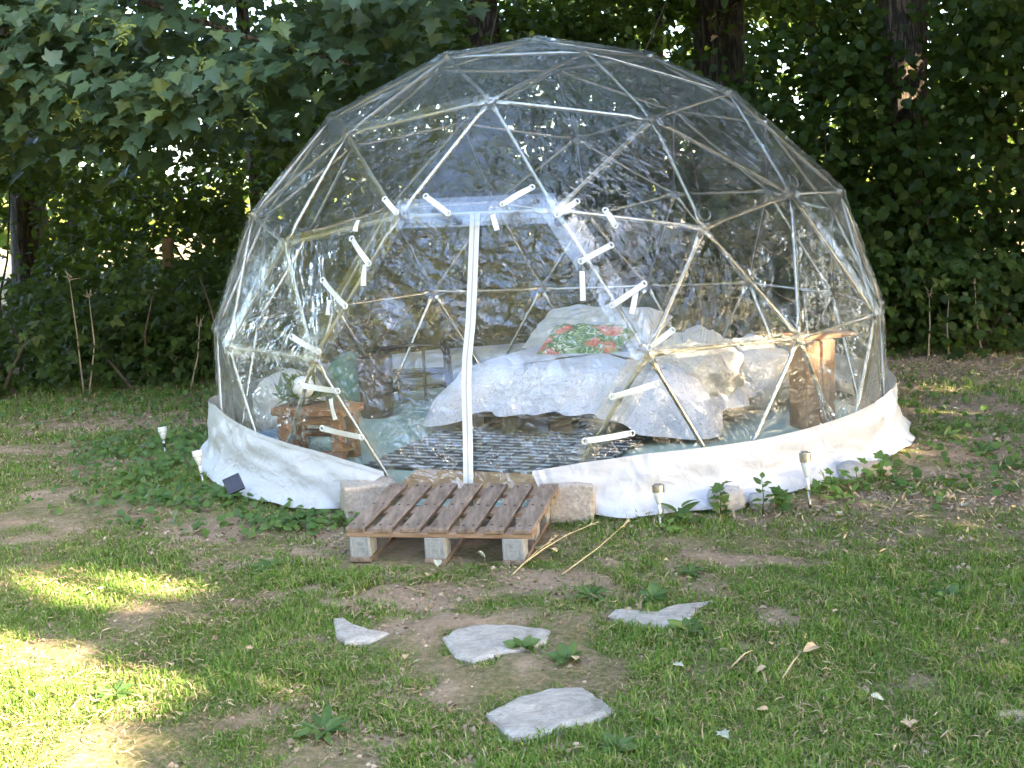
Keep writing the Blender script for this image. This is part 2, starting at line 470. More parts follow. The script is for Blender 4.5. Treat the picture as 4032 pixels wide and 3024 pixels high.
def mat_skirt():
    m, nt, out = new_mat('white_tarpaulin'); L = nt.links.new
    tc = nd(nt, 'ShaderNodeTexCoord')
    n = nd(nt, 'ShaderNodeTexNoise', i_Scale=3.0, i_Detail=5.0, i_Roughness=.6); L(tc.outputs['Object'], n.inputs[0])
    r = ramp(nt, [(.3, (.53, .55, .60)), (.7, (.57, .59, .64))]); L(n.outputs[0], r.inputs[0])
    # splashes of soil along the lower edge
    sx = nd(nt, 'ShaderNodeSeparateXYZ'); L(tc.outputs['Object'], sx.inputs[0])
    nz = nd(nt, 'ShaderNodeTexNoise', i_Scale=22.0, i_Detail=6.0, i_Roughness=.7); L(tc.outputs['Object'], nz.inputs[0])
    mr = nd(nt, 'ShaderNodeMapRange'); mr.inputs['From Min'].default_value = .06; mr.inputs['From Max'].default_value = -.03; L(sx.outputs[2], mr.inputs[0])
    mz = nd(nt, 'ShaderNodeMath', operation='MULTIPLY'); L(mr.outputs[0], mz.inputs[0])
    rz = ramp(nt, [(.5, (0, 0, 0)), (.68, (1, 1, 1))]); L(nz.outputs[0], rz.inputs[0]); L(rz.outputs[0], mz.inputs[1])
    mc = nd(nt, 'ShaderNodeMix', data_type='RGBA'); L(mz.outputs[0], mc.inputs[0]); L(r.outputs[0], mc.inputs[6]); mc.inputs[7].default_value = (.34, .27, .20, 1)
    b = nd(nt, 'ShaderNodeBsdfPrincipled', i_Roughness=.45); L(mc.outputs[2], b.inputs['Base Color'])
    hs = []
    for sc, dist, k in ((3.2, 1.4, 3.0), (7.5, 1.0, 4.5)):
        q = nd(nt, 'ShaderNodeTexNoise', i_Scale=sc, i_Detail=2.0, i_Roughness=.5, i_Distortion=dist); L(tc.outputs['Object'], q.inputs[0])
        a = nd(nt, 'ShaderNodeMath', operation='SUBTRACT'); a.inputs[1].default_value = .5; L(q.outputs[0], a.inputs[0])
        c = nd(nt, 'ShaderNodeMath', operation='ABSOLUTE'); L(a.outputs[0], c.inputs[0])
        d = nd(nt, 'ShaderNodeMath', operation='MULTIPLY_ADD'); d.inputs[1].default_value = -k; d.inputs[2].default_value = 1.0; d.use_clamp = True; L(c.outputs[0], d.inputs[0]); hs.append(d)
    b1 = nd(nt, 'ShaderNodeBump', i_Strength=.45, i_Distance=.022); L(hs[0].outputs[0], b1.inputs['Height'])
    b2 = nd(nt, 'ShaderNodeBump', i_Strength=.4, i_Distance=.008); L(hs[1].outputs[0], b2.inputs['Height']); L(b1.outputs[0], b2.inputs['Normal'])
    L(b2.outputs[0], b.inputs['Normal'])
    t = nd(nt, 'ShaderNodeBsdfTranslucent'); t.inputs[0].default_value = (.66, .66, .66, 1)
    s = nd(nt, 'ShaderNodeMixShader'); s.inputs[0].default_value = .15; L(b.outputs[0], s.inputs[1]); L(t.outputs[0], s.inputs[2]); L(s.outputs[0], out.inputs[0])
    return m


M_skirt = mat_skirt()


def mat_ground():
    m, nt, out = new_mat('lawn_soil'); L = nt.links.new
    tc = nd(nt, 'ShaderNodeTexCoord')
    at = nd(nt, 'ShaderNodeAttribute', attribute_name='cover')
    n1 = nd(nt, 'ShaderNodeTexNoise', i_Scale=2.2, i_Detail=8.0, i_Roughness=.65); L(tc.outputs['Object'], n1.inputs[0])
    n2 = nd(nt, 'ShaderNodeTexNoise', i_Scale=45.0, i_Detail=8.0, i_Roughness=.75); L(tc.outputs['Object'], n2.inputs[0])
    soil = ramp(nt, [(.3, (.17, .115, .075)), (.5, (.34, .245, .17)), (.64, (.46, .35, .25)), (.8, (.56, .46, .35))])
    ml = nd(nt, 'ShaderNodeMix', data_type='FLOAT'); ml.inputs[0].default_value = .45; L(n1.outputs[0], ml.inputs[2]); L(n2.outputs[0], ml.inputs[3])
    L(ml.outputs[0], soil.inputs[0])
    th = ramp(nt, [(.3, (.075, .085, .030)), (.47, (.15, .145, .060)), (.58, (.26, .20, .115)), (.75, (.38, .30, .20))]); L(n2.outputs[0], th.inputs[0])
    mx = nd(nt, 'ShaderNodeMix', data_type='RGBA'); L(at.outputs['Fac'], mx.inputs[0]); L(soil.outputs[0], mx.inputs[6]); L(th.outputs[0], mx.inputs[7])
    b = nd(nt, 'ShaderNodeBsdfPrincipled', i_Roughness=.95); b.inputs['Specular IOR Level'].default_value = .2
    L(mx.outputs[2], b.inputs['Base Color'])
    bp = nd(nt, 'ShaderNodeBump', i_Strength=.8, i_Distance=.02); L(n2.outputs[0], bp.inputs['Height']); L(bp.outputs[0], b.inputs['Normal'])
    L(b.outputs[0], out.inputs[0]); return m


M_ground = mat_ground()
M_mat = mat_std('turquoise_floor_mat', [(.3, (.29, .40, .36)), (.6, (.36, .47, .43)), (.8, (.43, .53, .48))], 4, .6, .2, dist=.004)
M_osb = mat_std('tan_board', [(.3, (.36, .21, .10)), (.6, (.48, .30, .15)), (.8, (.56, .37, .20))], 9, .6, .15, stretch=(1, 5, 1))
M_brownwood = mat_std('stained_wood', [(.3, (.20, .085, .035)), (.6, (.30, .14, .06)), (.8, (.38, .19, .09))], 8, .55, .2, stretch=(1, 1, 4))
M_timber = mat_std('rough_timber', [(.3, (.22, .125, .07)), (.55, (.32, .19, .11)), (.8, (.40, .26, .16))], 9, .8, .5, stretch=(4, 4, .5), dist=.006)
M_redwood = mat_std('red_brown_board', [(.3, (.34, .16, .075)), (.7, (.46, .24, .12))], 9, .6, .2, stretch=(1, 4, 1))
M_wick = mat_std('dark_wicker', [(.35, (.03, .022, .016)), (.6, (.10, .07, .05))], 60, .7, .8, stretch=(1, 1, 3), dist=.006)
M_green = mat_std('green_cloth', [(.3, (.06, .14, .10)), (.7, (.10, .20, .15))], 10, .85, .2)
M_bluecloth = mat_std('blue_cloth', [(.3, (.10, .20, .32)), (.7, (.16, .28, .40))], 10, .85, .3)
M_greycush = mat_std('grey_cushion', [(.3, (.46, .46, .44)), (.7, (.58, .57, .55))], 12, .9, .3, dist=.01)
M_whitecush = mat_std('crumpled_white_fabric', [(.3, (.60, .57, .55)), (.7, (.74, .72, .70))], 9, .8, .9, bscale=14, dist=.03)
M_fleece = mat_std('shaggy_fleece', [(.3, (.62, .56, .50)), (.7, (.78, .74, .69))], 40, .95, 1.0, bscale=60, dist=.02)
M_mattress = mat_std('mattress_ticking', [(.3, (.60, .58, .54)), (.7, (.70, .69, .66))], 20, .85, .2)
M_bowl = mat_std('dark_bowl', [(.3, (.02, .022, .016)), (.7, (.05, .05, .035))], 20, .6, .3)
M_globe = mat_std('white_globe', [(.3, (.76, .77, .78)), (.7, (.82, .82, .82))], 10, .35, 0)


def mat_blanket():
    m, nt, out = new_mat('speckled_blanket'); L = nt.links.new
    tc = nd(nt, 'ShaderNodeTexCoord')
    v = nd(nt, 'ShaderNodeTexVoronoi', i_Scale=85.0); L(tc.outputs['Object'], v.inputs['Vector'])
    n = nd(nt, 'ShaderNodeTexNoise', i_Scale=58.0, i_Detail=3.0, i_Distortion=2.0); L(tc.outputs['Object'], n.inputs[0])
    r = ramp(nt, [(.35, (.42, .41, .47)), (.47, (.64, .63, .69))]); L(n.outputs[0], r.inputs[0])
    b = nd(nt, 'ShaderNodeBsdfPrincipled', i_Roughness=.9); L(r.outputs[0], b.inputs['Base Color'])
    n2 = nd(nt, 'ShaderNodeTexNoise', i_Scale=120.0, i_Detail=3.0); L(tc.outputs['Object'], n2.inputs[0])
    bp = nd(nt, 'ShaderNodeBump', i_Strength=.5, i_Distance=.006); L(n2.outputs[0], bp.inputs['Height']); L(bp.outputs[0], b.inputs['Normal'])
    L(b.outputs[0], out.inputs[0]); return m


def mat_floral():
    m, nt, out = new_mat('floral_print'); L = nt.links.new
    tc = nd(nt, 'ShaderNodeTexCoord')
    n = nd(nt, 'ShaderNodeTexNoise', i_Scale=11.0, i_Detail=2.0, i_Distortion=3.0); L(tc.outputs['Object'], n.inputs[0])
    g = ramp(nt, [(.40, (.62, .62, .52)), (.46, (.12, .26, .11)), (.56, (.07, .17, .07)), (.62, (.30, .42, .22))]); L(n.outputs[0], g.inputs[0])
    ad = nd(nt, 'ShaderNodeMix', data_type='RGBA', blend_type='LINEAR_LIGHT'); ad.inputs[0].default_value = .06
    L(tc.outputs['Object'], ad.inputs[6]); L(n.outputs['Color'], ad.inputs[7])
    v = nd(nt, 'ShaderNodeTexVoronoi', i_Scale=6.0); L(ad.outputs[2], v.inputs['Vector'])
    f = ramp(nt, [(.40, (1, 1, 1)), (.44, (0, 0, 0))]); L(v.outputs['Distance'], f.inputs[0])
    fc = ramp(nt, [(.3, (.62, .20, .17)), (.5, (.62, .15, .13)), (.65, (.70, .40, .22))]); L(n.outputs[0], fc.inputs[0])
    mx = nd(nt, 'ShaderNodeMix', data_type='RGBA'); L(f.outputs[0], mx.inputs[0]); L(g.outputs[0], mx.inputs[6]); L(fc.outputs[0], mx.inputs[7])
    b = nd(nt, 'ShaderNodeBsdfPrincipled', i_Roughness=.85); L(mx.outputs[2], b.inputs['Base Color']); L(b.outputs[0], out.inputs[0]); return m


def mat_rug():
    m, nt, out = new_mat('rug_weave'); L = nt.links.new
    tc = nd(nt, 'ShaderNodeTexCoord'); mp = nd(nt, 'ShaderNodeMapping')
    L(tc.outputs['Object'], mp.inputs[0])
    n = nd(nt, 'ShaderNodeTexNoise', i_Scale=16.0, i_Detail=2.0); L(tc.outputs['Object'], n.inputs[0])
    ad = nd(nt, 'ShaderNodeMix', data_type='RGBA', blend_type='LINEAR_LIGHT'); ad.inputs[0].default_value = .02
    L(mp.outputs[0], ad.inputs[6]); L(n.outputs['Color'], ad.inputs[7])
    bk = nd(nt, 'ShaderNodeTexBrick'); bk.offset = .5; L(ad.outputs[2], bk.inputs['Vector'])
    bk.inputs['Scale'].default_value = 1.0; bk.inputs['Brick Width'].default_value = .20; bk.inputs['Row Height'].default_value = .075
    bk.inputs['Mortar Size'].default_value = .021; bk.inputs['Mortar Smooth'].default_value = .0
    bk.inputs['Color1'].default_value = (.38, .42, .42, 1); bk.inputs['Color2'].default_value = (.30, .33, .34, 1); bk.inputs['Mortar'].default_value = (.045, .047, .055, 1)
    b = nd(nt, 'ShaderNodeBsdfPrincipled', i_Roughness=.95); L(bk.outputs['Color'], b.inputs['Base Color'])
    n2 = nd(nt, 'ShaderNodeTexNoise', i_Scale=150.0); L(tc.outputs['Object'], n2.inputs[0])
    bp = nd(nt, 'ShaderNodeBump', i_Strength=.5, i_Distance=.004); L(n2.outputs[0], bp.inputs['Height']); L(bp.outputs[0], b.inputs['Normal'])
    L(b.outputs[0], out.inputs[0]); return m


M_blanket = mat_blanket(); M_floral = mat_floral(); M_rug = mat_rug()


# ------------------------------------------------------------------ where the sun gets through
def in_poly(x, y, poly):
    x = np.asarray(x); y = np.asarray(y); c = np.zeros(x.shape, bool); n = len(poly); j = n - 1
    for i in range(n):
        (xi, yi), (xj, yj) = poly[i], poly[j]
        hit = ((yi > y) != (yj > y)) & (x < (xj - xi) * (y - yi) / (yj - yi + 1e-12) + xi)
        c ^= hit; j = i
    return c


# outlines on the lawn of the light that falls through gaps of the trees on the right
LIT = [[tuple(gnd(a, b)[:2]) for a, b in pl] for pl in [
    [(-420, 1196), (-50, 1212), (130, 1222), (330, 1238), (430, 1262), (395, 1298), (250, 1318), (130, 1352), (70, 1420), (-50, 1440), (-420, 1440)],
    [(-420, 1450), (-50, 1440), (170, 1405), (330, 1450), (405, 1492), (330, 1540), (345, 1600), (300, 1640), (240, 1900), (-420, 1900)],
    [(440, 1468), (520, 1455), (580, 1470), (520, 1492), (450, 1490)],
    [(620, 1470), (700, 1462), (760, 1482), (700, 1502), (630, 1495)],
    [(1950, 836), (2000, 826), (2090, 838), (2010, 846)],
    [(1960, 882), (2010, 876), (2040, 888), (1990, 893)],
]]
# single points lit on things: (point, radius)
SPOTS = [(np.array([1.80, -1.02, .14]), .10), (np.array([1.83, -.98, .26]), .08), (np.array([1.05, -.18, .36]), .055),
         (at_y(1562, 62, 5.2), .07), (at_y(1560, 30, 5.2), .06), (at_y(1995, 120, 3.95), .05), (at_y(1993, 190, 3.95), .06)]


def sun_gap(P):
    """True where a leaf would stand in a beam that reaches one of the lit places"""
    P = np.asarray(P); hit = np.zeros(len(P), bool)
    t = (P[:, 2] + .05) / S[2]
    g = P - S[None] * t[:, None]
    for pl in LIT: hit |= in_poly(g[:, 0], g[:, 1], pl)
    for c, r in SPOTS:
        q = P - c[None]; a = q @ S
        d = np.linalg.norm(q - a[:, None] * S[None], axis=1)
        hit |= (d < r + .05) & (a > .3)
    return hit


# ------------------------------------------------------------------ ground
def sinh_axis(n, near, far):
    t = np.linspace(-1, 1, n); k = 5.2
    return np.sinh(k * t) / math.sinh(k) * far


def fnoise(x, y, s, seed=0.0):
    return np.array([noise.noise(Vector((a * s + seed, b * s - seed, seed * .37))) for a, b in zip(np.ravel(x), np.ravel(y))]).reshape(np.shape(x))


BARE = [(-.35, -2.95, .80, .17, .85), (.55, -2.75, .55, .14, .85), (-1.0, -2.45, .45, .13, .7), (1.6, -1.95, .75, .28, .9), (2.2, -1.2, .6, .5, .75), (2.6, .4, .9, .9, .65),
        (-.55, -2.15, .6, .35, 1.0), (1.0, -2.05, .5, .12, .7), (-.5, -3.32, .45, .08, .8), (.35, -2.95, .3, .1, .7), (-1.75, -1.75, .25, .06, .9), (-2.6, -.4, .3, .2, .6), (-3.0, .9, 1.4, .35, .75), (-2.9, -1.2, .7, .12, .7), (-2.2, .9, .5, .3, .6), (-3.3, .1, .7, .2, .6), (-1.6, -2.05, .4, .1, .7),
        (3.2, 1.9, 1.7, .75, 1.0), (2.7, 1.1, .8, .35, .6), (.05, -3.72, .12, .06, .8), (.62, -3.6, .08, .05, .9), (.75, -3.4, .08, .05, .9), (-1.28, -3.75, .11, .06, .95), (-1.95, -1.62, .14, .07, .9), (-1.1, -2.9, .16, .06, .9), (.25, -4.0, .1, .05, .8), (-.95, -3.5, .14, .05, .7)]


def bare_at(x, y):
    b = np.zeros(np.shape(x))
    for cx, cy, rx, ry, w in BARE:
        d = ((x - cx) / rx) ** 2 + ((y - cy) / ry) ** 2
        b = np.maximum(b, w * np.clip(1.5 - 1.3 * d, 0, 1))
    return b


def cover_at(x, y):
    f = fnoise(x, y, 12., 1.7); m = fnoise(x, y, 5.2, 8.7)
    c = .92 + .45 * fnoise(x, y, 1.3, 3.1) + .75 * m + .85 * f
    b = bare_at(x + .22 * fnoise(x, y, 3.5, 5.), y + .16 * fnoise(x, y, 4.5, 6.))
    c = np.clip(c, 0, 1.1) - b * (.95 - .9 * np.clip(m + f, -.3, .6))
    return np.clip(c, 0, 1)


STONES_PX = {  # outlines of the flat stones
    'a': [(720, 1336), (740, 1334), (765, 1350), (800, 1362), (842, 1366), (800, 1386), (745, 1386), (725, 1372)],
    'b': [(955, 1378), (985, 1358), (1035, 1347), (1120, 1350), (1190, 1360), (1180, 1384), (1140, 1402), (1090, 1408), (1025, 1428), (985, 1418), (968, 1398)],
    'c': [(1314, 1330), (1325, 1317), (1372, 1322), (1400, 1334), (1428, 1318), (1470, 1304), (1543, 1296), (1510, 1312), (1490, 1335), (1435, 1352), (1380, 1348)],
    'd': [(1050, 1540), (1120, 1505), (1190, 1484), (1262, 1484), (1292, 1506), (1338, 1534), (1300, 1552), (1230, 1566), (1170, 1588), (1105, 1597), (1078, 1570)],
}
STONES = {k: [tuple(gnd(a, b)[:2]) for a, b in v] for k, v in STONES_PX.items()}


STONES_PX_ = {k: [tuple(np.mean(v, 0) + 1.06 * (np.array(q) - np.mean(v, 0))) for q in v] for k, v in STONES.items()}
ax = sinh_axis(330, 0, 140); ay = sinh_axis(330, 0, 140)
GX, GY = np.meshgrid(ax, ay - 1.5, indexing='ij')
near = (np.abs(GX) < 7) & (GY > -7) & (GY < 6)
GZ = terrain(GX, np.clip(GY, -9, 7))
cov = np.full(GX.shape, .9); bump = np.zeros(GX.shape)
cov[near] = cover_at(GX[near], GY[near])
bump[near] = .018 * fnoise(GX[near], GY[near], 2.3, 4.) + .010 * fnoise(GX[near], GY[near], 8., 9.) + .005 * fnoise(GX[near], GY[near], 22., 2.)
rr = np.hypot(GX, GY)
bump *= np.clip((rr - 1.9) / .3, 0, 1)
for pl in STONES_PX_.values(): bump[near & in_poly(GX, GY, pl)] = -.010
GZ = GZ + bump - .012 - .02 * np.clip((2.1 - rr) / .2, 0, 1)
idx = np.arange(GX.size).reshape(GX.shape)
quads = np.stack([idx[:-1, :-1], idx[1:, :-1], idx[1:, 1:], idx[:-1, 1:]], -1).reshape(-1, 4)
gm = big_mesh('ground', np.stack([GX, GY, GZ], -1).reshape(-1, 3), [quads])
a = gm.attributes.new('cover', 'FLOAT', 'POINT'); a.data.foreach_set('value', cov.ravel().astype(np.float32))
tag(link('ground', gm, M_ground, smooth=True), kind='structure')

# grass blades -------------------------------------------------------
def blades(n, y0, y1, h0, h1, w0, w1, margin, seed):
    r = np.random.default_rng(seed)
    y = r.uniform(y0, y1, n); half = .43 * (y + 7.62) + margin
    x = r.uniform(-1, 1, n) * half
    keep = (np.hypot(x, y) > 2.06) & (r.random(n) < np.clip(cover_at(x, y) * 1.05, .02, 1))
    for pl in STONES.values():
        pa = np.array(pl); pc_ = pa.mean(0)
        keep &= ~(in_poly(x, y, [tuple(pc_ + .90 * (q - pc_)) for q in pa]) & (r.random(n) < .992))
        keep &= ~(in_poly(x, y, pl) & (r.random(n) < .55))
    keep &= ~((x > -.9) & (x < -.02) & (y > -2.62) & (y < -1.7))
    x, y = x[keep], y[keep]; n = len(x)
    lush = np.clip(.68 + .7 * fnoise(x, y, 1.7, 14.) + .25 * (x > .2) * (y < -3) + .5 * fnoise(x, y, 8., 2.), .38, 1.4)
    h = r.uniform(h0, h1, n) * lush * (.75 + .5 * r.random(n) ** 3)
    w = r.uniform(w0, w1, n)
    az = r.uniform(0, 2 * PI, n); lean = r.uniform(.25, 1.25, n)
    d = np.stack([np.cos(az), np.sin(az), np.zeros(n)], -1)
    s = np.stack([-np.sin(az), np.cos(az), np.zeros(n)], -1) * w[:, None] * .5
    p = np.stack([x, y, terrain(x, y) - .018], -1)
    up = np.array([0, 0, 1.])
    m = p + d * (h * lean * .35)[:, None] + up * (h * .62)[:, None]
    t = p + d * (h * lean * .95)[:, None] + up * (h * np.clip(1.05 - .38 * lean, .3, 1))[:, None]
    V = np.stack([p - s, p + s, m - s * .8, m + s * .8, t], 1).reshape(-1, 3)
    b = np.arange(n)[:, None] * 5
    return V, b + np.array([[0, 1, 3, 2]]), b + np.array([[2, 3, 4]])


parts = [blades(310000, -5.2, -2.6, .022, .050, .0025, .0055, .25, 1), blades(150000, -2.6, 0.2, .025, .055, .0032, .0065, .4, 2), blades(60000, 0.2, 3.2, .04, .09, .006, .010, .5, 3)]
o = 0; VV = []; Q = []; T = []
for v, q, t in parts: VV.append(v); Q.append(q + o); T.append(t + o); o += len(v)
tag(link('grass', big_mesh('grass', np.concatenate(VV), [np.concatenate(Q), np.concatenate(T)]), M_grass), 'short patchy lawn grass mixed with dry straw', 'grass', kind='stuff')

def thatch(n, y0, y1, seed):
    r = np.random.default_rng(seed)
    y = r.uniform(y0, y1, n); x = r.uniform(-1, 1, n) * (.43 * (y + 7.62) + .4)
    f = fnoise(x, y, 3.1, 31.) + .6 * fnoise(x, y, 9., 17.)
    k = (np.hypot(x, y) > 2.08) & (r.random(n) < np.clip(.45 + 1.1 * f, .05, 1))
    for pl in STONES.values(): k &= ~(in_poly(x, y, pl) & (r.random(n) < .97))
    k &= ~((x > -.9) & (x < -.02) & (y > -2.62) & (y < -1.7))
    x, y = x[k], y[k]; n = len(x); az = r.uniform(0, 2 * PI, n); L_ = r.uniform(.02, .055, n) * .5; w = r.uniform(.0008, .002, n)
    d = np.stack([np.cos(az), np.sin(az), r.normal(0, .18, n)], -1) * L_[:, None]; s_ = np.stack([-np.sin(az), np.cos(az), r.normal(0, .3, n)], -1) * w[:, None]
    p = np.stack([x, y, terrain(x, y) + r.uniform(.0, .016, n)], -1); b = d * .0 + np.stack([np.zeros(n), np.zeros(n), r.uniform(0, .008, n)], -1)
    V = np.stack([p - d - s_, p - d + s_, p + b + s_, p + b - s_, p + d], 1).reshape(-1, 3); i = np.arange(n)[:, None] * 5
    return V, i + np.array([[0, 1, 2, 3]]), i + np.array([[3, 2, 4]])


parts = [thatch(24000, -5.2, -2.6, 61), thatch(22000, -2.6, .3, 62), thatch(24000, .3, 2.9, 63)]
o = 0; VV = []; Q = []; T = []
for v, q, t in parts: VV.append(v); Q.append(q + o); T.append(t + o); o += len(v)
M_thatch = mat_leaf('dead_grass', [(0, (.15, .10, .06)), (.4, (.26, .19, .11)), (.85, (.38, .30, .18)), (1, (.50, .42, .28))], .2, .7, spec=.15, tcol=(.5, .4, .2))
tag(link('dead_grass', big_mesh('dead_grass', np.concatenate(VV), [np.concatenate(Q), np.concatenate(T)]), M_thatch), 'dry trampled straw lying between the grass blades', 'dry grass', kind='stuff')

# ------------------------------------------------------------------ leaf shapes
def maple_tpl():
    half = [(0, -.02), (.19, -.13), (.39, -.06), (.33, .12), (.46, .24), (.60, .42), (.40, .42), (.25, .50), (.27, .63), (.16, .74), (0, 1.0)]
    pts = half + [(-x, y) for x, y in half[-2:0:-1]]
    z = lambda x, y: .16 * abs(x) - .22 * max(y - .3, 0) ** 1.5
    V = [(0, .34, 0)] + [(x, y, z(x, y)) for x, y in pts]
    n = len(pts)
    F = [(0, 1 + i, 1 + (i + 1) % n) for i in range(n)]
    st = len(V); V += [(-.012, 0, 0), (.012, 0, 0), (.008, -.55, .10), (-.008, -.55, .10)]; F.append((st, st + 3, st + 2, st + 1))
    return V, F


def oval_tpl(w=.42, n=5, fold=.12, droop=.2, pointed=1.0):
    L_ = []; R_ = []; C_ = []
    for i in range(n + 1):
        t = i / n; ww = w * math.sin(PI * (t ** .8)) ** pointed
        if i in (0, n): ww = 0.0
        zz = -droop * t * t
        C_.append((0, t, zz)); L_.append((-ww, t - .02, zz + fold * ww * 1.5)); R_.append((ww, t - .02, zz + fold * ww * 1.5))
    V = C_ + L_[1:-1] + R_[1:-1]; F = []
    li = lambda i: n + i; ri = lambda i: n + (n - 1) + i
    for sgn in (0, 1):
        ix = li if sgn == 0 else ri
        for i in range(n):
            a, b = i, i + 1
            if i == 0: f = (a, b, ix(1))
            elif i == n - 1: f = (a, b, ix(n - 1))
            else: f = (a, b, ix(i + 1), ix(i))
            F.append(f if sgn else f[::-1])
    return V, F


MAPLE_T = maple_tpl(); HAZEL_T = oval_tpl(.44, 4, .15, .22, .75); OVAL_T = oval_tpl(.32, 3, .15, .2); LONG_T = oval_tpl(.16, 5, .2, .35, .8)
SMALL_T = ([(0, 0, 0), (.36, .45, .06), (0, 1, -.1), (-.36, .45, .06)], [(0, 1, 2), (0, 2, 3)])
# three leaflets on one stalk (bramble)
_v, _f = oval_tpl(.34, 3, .15, .2)
TRI_V = []; TRI_F = []
for ang, sc, oy in ((0, .75, .25), (1.15, .62, .12), (-1.15, .62, .12)):
    n0 = len(TRI_V); ca, sa = math.cos(ang), math.sin(ang)
    TRI_V += [((x * ca + y * sa) * sc, (-x * sa + y * ca) * sc + oy, z * sc) for x, y, z in _v]; TRI_F += [tuple(n0 + i for i in q) for q in _f]
TRI_T = (TRI_V, TRI_F)


def tpl_mesh(name, tpl, mat):
    me = bpy.data.meshes.new(name); me.from_pydata(tpl[0], [], tpl[1]); me.update(); me.materials.append(mat); return me


def leaf_dirs(n, r, up=.75, front=-.45, spread=.45, hang=.8):
    nrm = np.array([0, front, up])[None] + r.normal(0, spread, (n, 3))
    tip = r.normal(0, .6, (n, 3)) + np.array([0, -.25, -hang])[None]
    return nrm, tip


def cloud(r, n, clusters, spread, lo=None):
    c = clusters[r.integers(0, len(clusters), n)]
    return c + r.normal(0, 1, (n, 3)) * np.asarray(spread)


DOME_C = np.array([0, 0, .362])


def free_of_dome(P, R=2.2): return np.linalg.norm((P - DOME_C) / np.array([1, 1, .98]), axis=1) > R


def foliage(parent, tpl, mat, mat1, mesh1, P, size, r, n_single, up=.75, front=-.45, spread=.45, hang=.8):
    """leaves of one plant: the n_single that show largest are parts, the rest one part of kind stuff"""
    n = len(P)
    nrm, tip = leaf_dirs(n, r, up, front, spread, hang)
    sz = size[0] + (size[1] - size[0]) * r.random(n)
    Mx = frames(nrm, tip, sz)
    X, Y, Z = project(P)
    score = np.where((X > -20) & (X < 2232) & (Y > -30) & (Y < 1659) & (Z > .5), sz / np.maximum(Z, .5), 0) * (1 + .5 * r.random(n))
    order = np.argsort(-score)
    ns = int(min(n_single, (score > 0).sum()))
    one, rest = order[:ns], order[ns:]
    b = base_of(parent)
    if len(rest):
        o = scatter('foliage', tpl, Mx[rest], P[rest], mat, parent); o['kind'] = 'stuff'
    for i in one:
        o = bpy.data.objects.new('leaf', mesh1); COL.objects.link(o); o.parent = parent
        m = Matrix.Identity(4)
        for a in range(3):
            for c in range(3): m[a][c] = Mx[i][a][c]
            m[a][3] = P[i][a] - b[a]
        o.matrix_local = m


def trunk_mesh(base, h, r0, r1, lean=(0, 0), seg=14, rough=.06, seed=0):
    n = 14; pts = []; rad = []
    for i in range(n):
        t = i / (n - 1)
        pts.append((base[0] + lean[0] * t + .04 * math.sin(3.1 * t + seed), base[1] + lean[1] * t + .03 * math.cos(2.3 * t + seed), base[2] - .15 + h * t))
        rad.append(r1 + (r0 - r1) * (1 - t) ** .8 + r0 * .45 * math.exp(-t * h / .35))
    m = MB().tube(pts, np.array(rad), seg)
    v = np.array(m.v)
    c = np.repeat(np.array(pts), seg, 0); d = v - c
    nn = np.array([noise.noise(Vector((p[0] * 5 + seed, p[1] * 5, p[2] * 1.3))) for p in v])
    m.v = [tuple(q) for q in c + d * (1 + rough * 2 * nn)[:, None]]
    return m, pts


def limbs(parent, pts, n, length, r0, r, mat, up=.5, t0=.55):
    ends = []
    for k in range(n):
        t = t0 + (1 - t0) * (k + .5) / n
        p = np.array(pts[int(t * (len(pts) - 1))]); az = k * 2.4 + r.uniform(0, 1)
        d = np.array([math.cos(az), math.sin(az), up + r.uniform(-.1, .3)]); d /= np.linalg.norm(d)
        L_ = length * r.uniform(.7, 1.15); q = [p]
        for s in range(1, 5):
            d = unit(d + r.normal(0, .12, 3)); q.append(q[-1] + d * L_ / 4)
        MB().tube(q, np.linspace(r0, r0 * .25, 5), 7).build('limb', mat, parent, True)
        ends += q[2:]
    return np.array(ends)


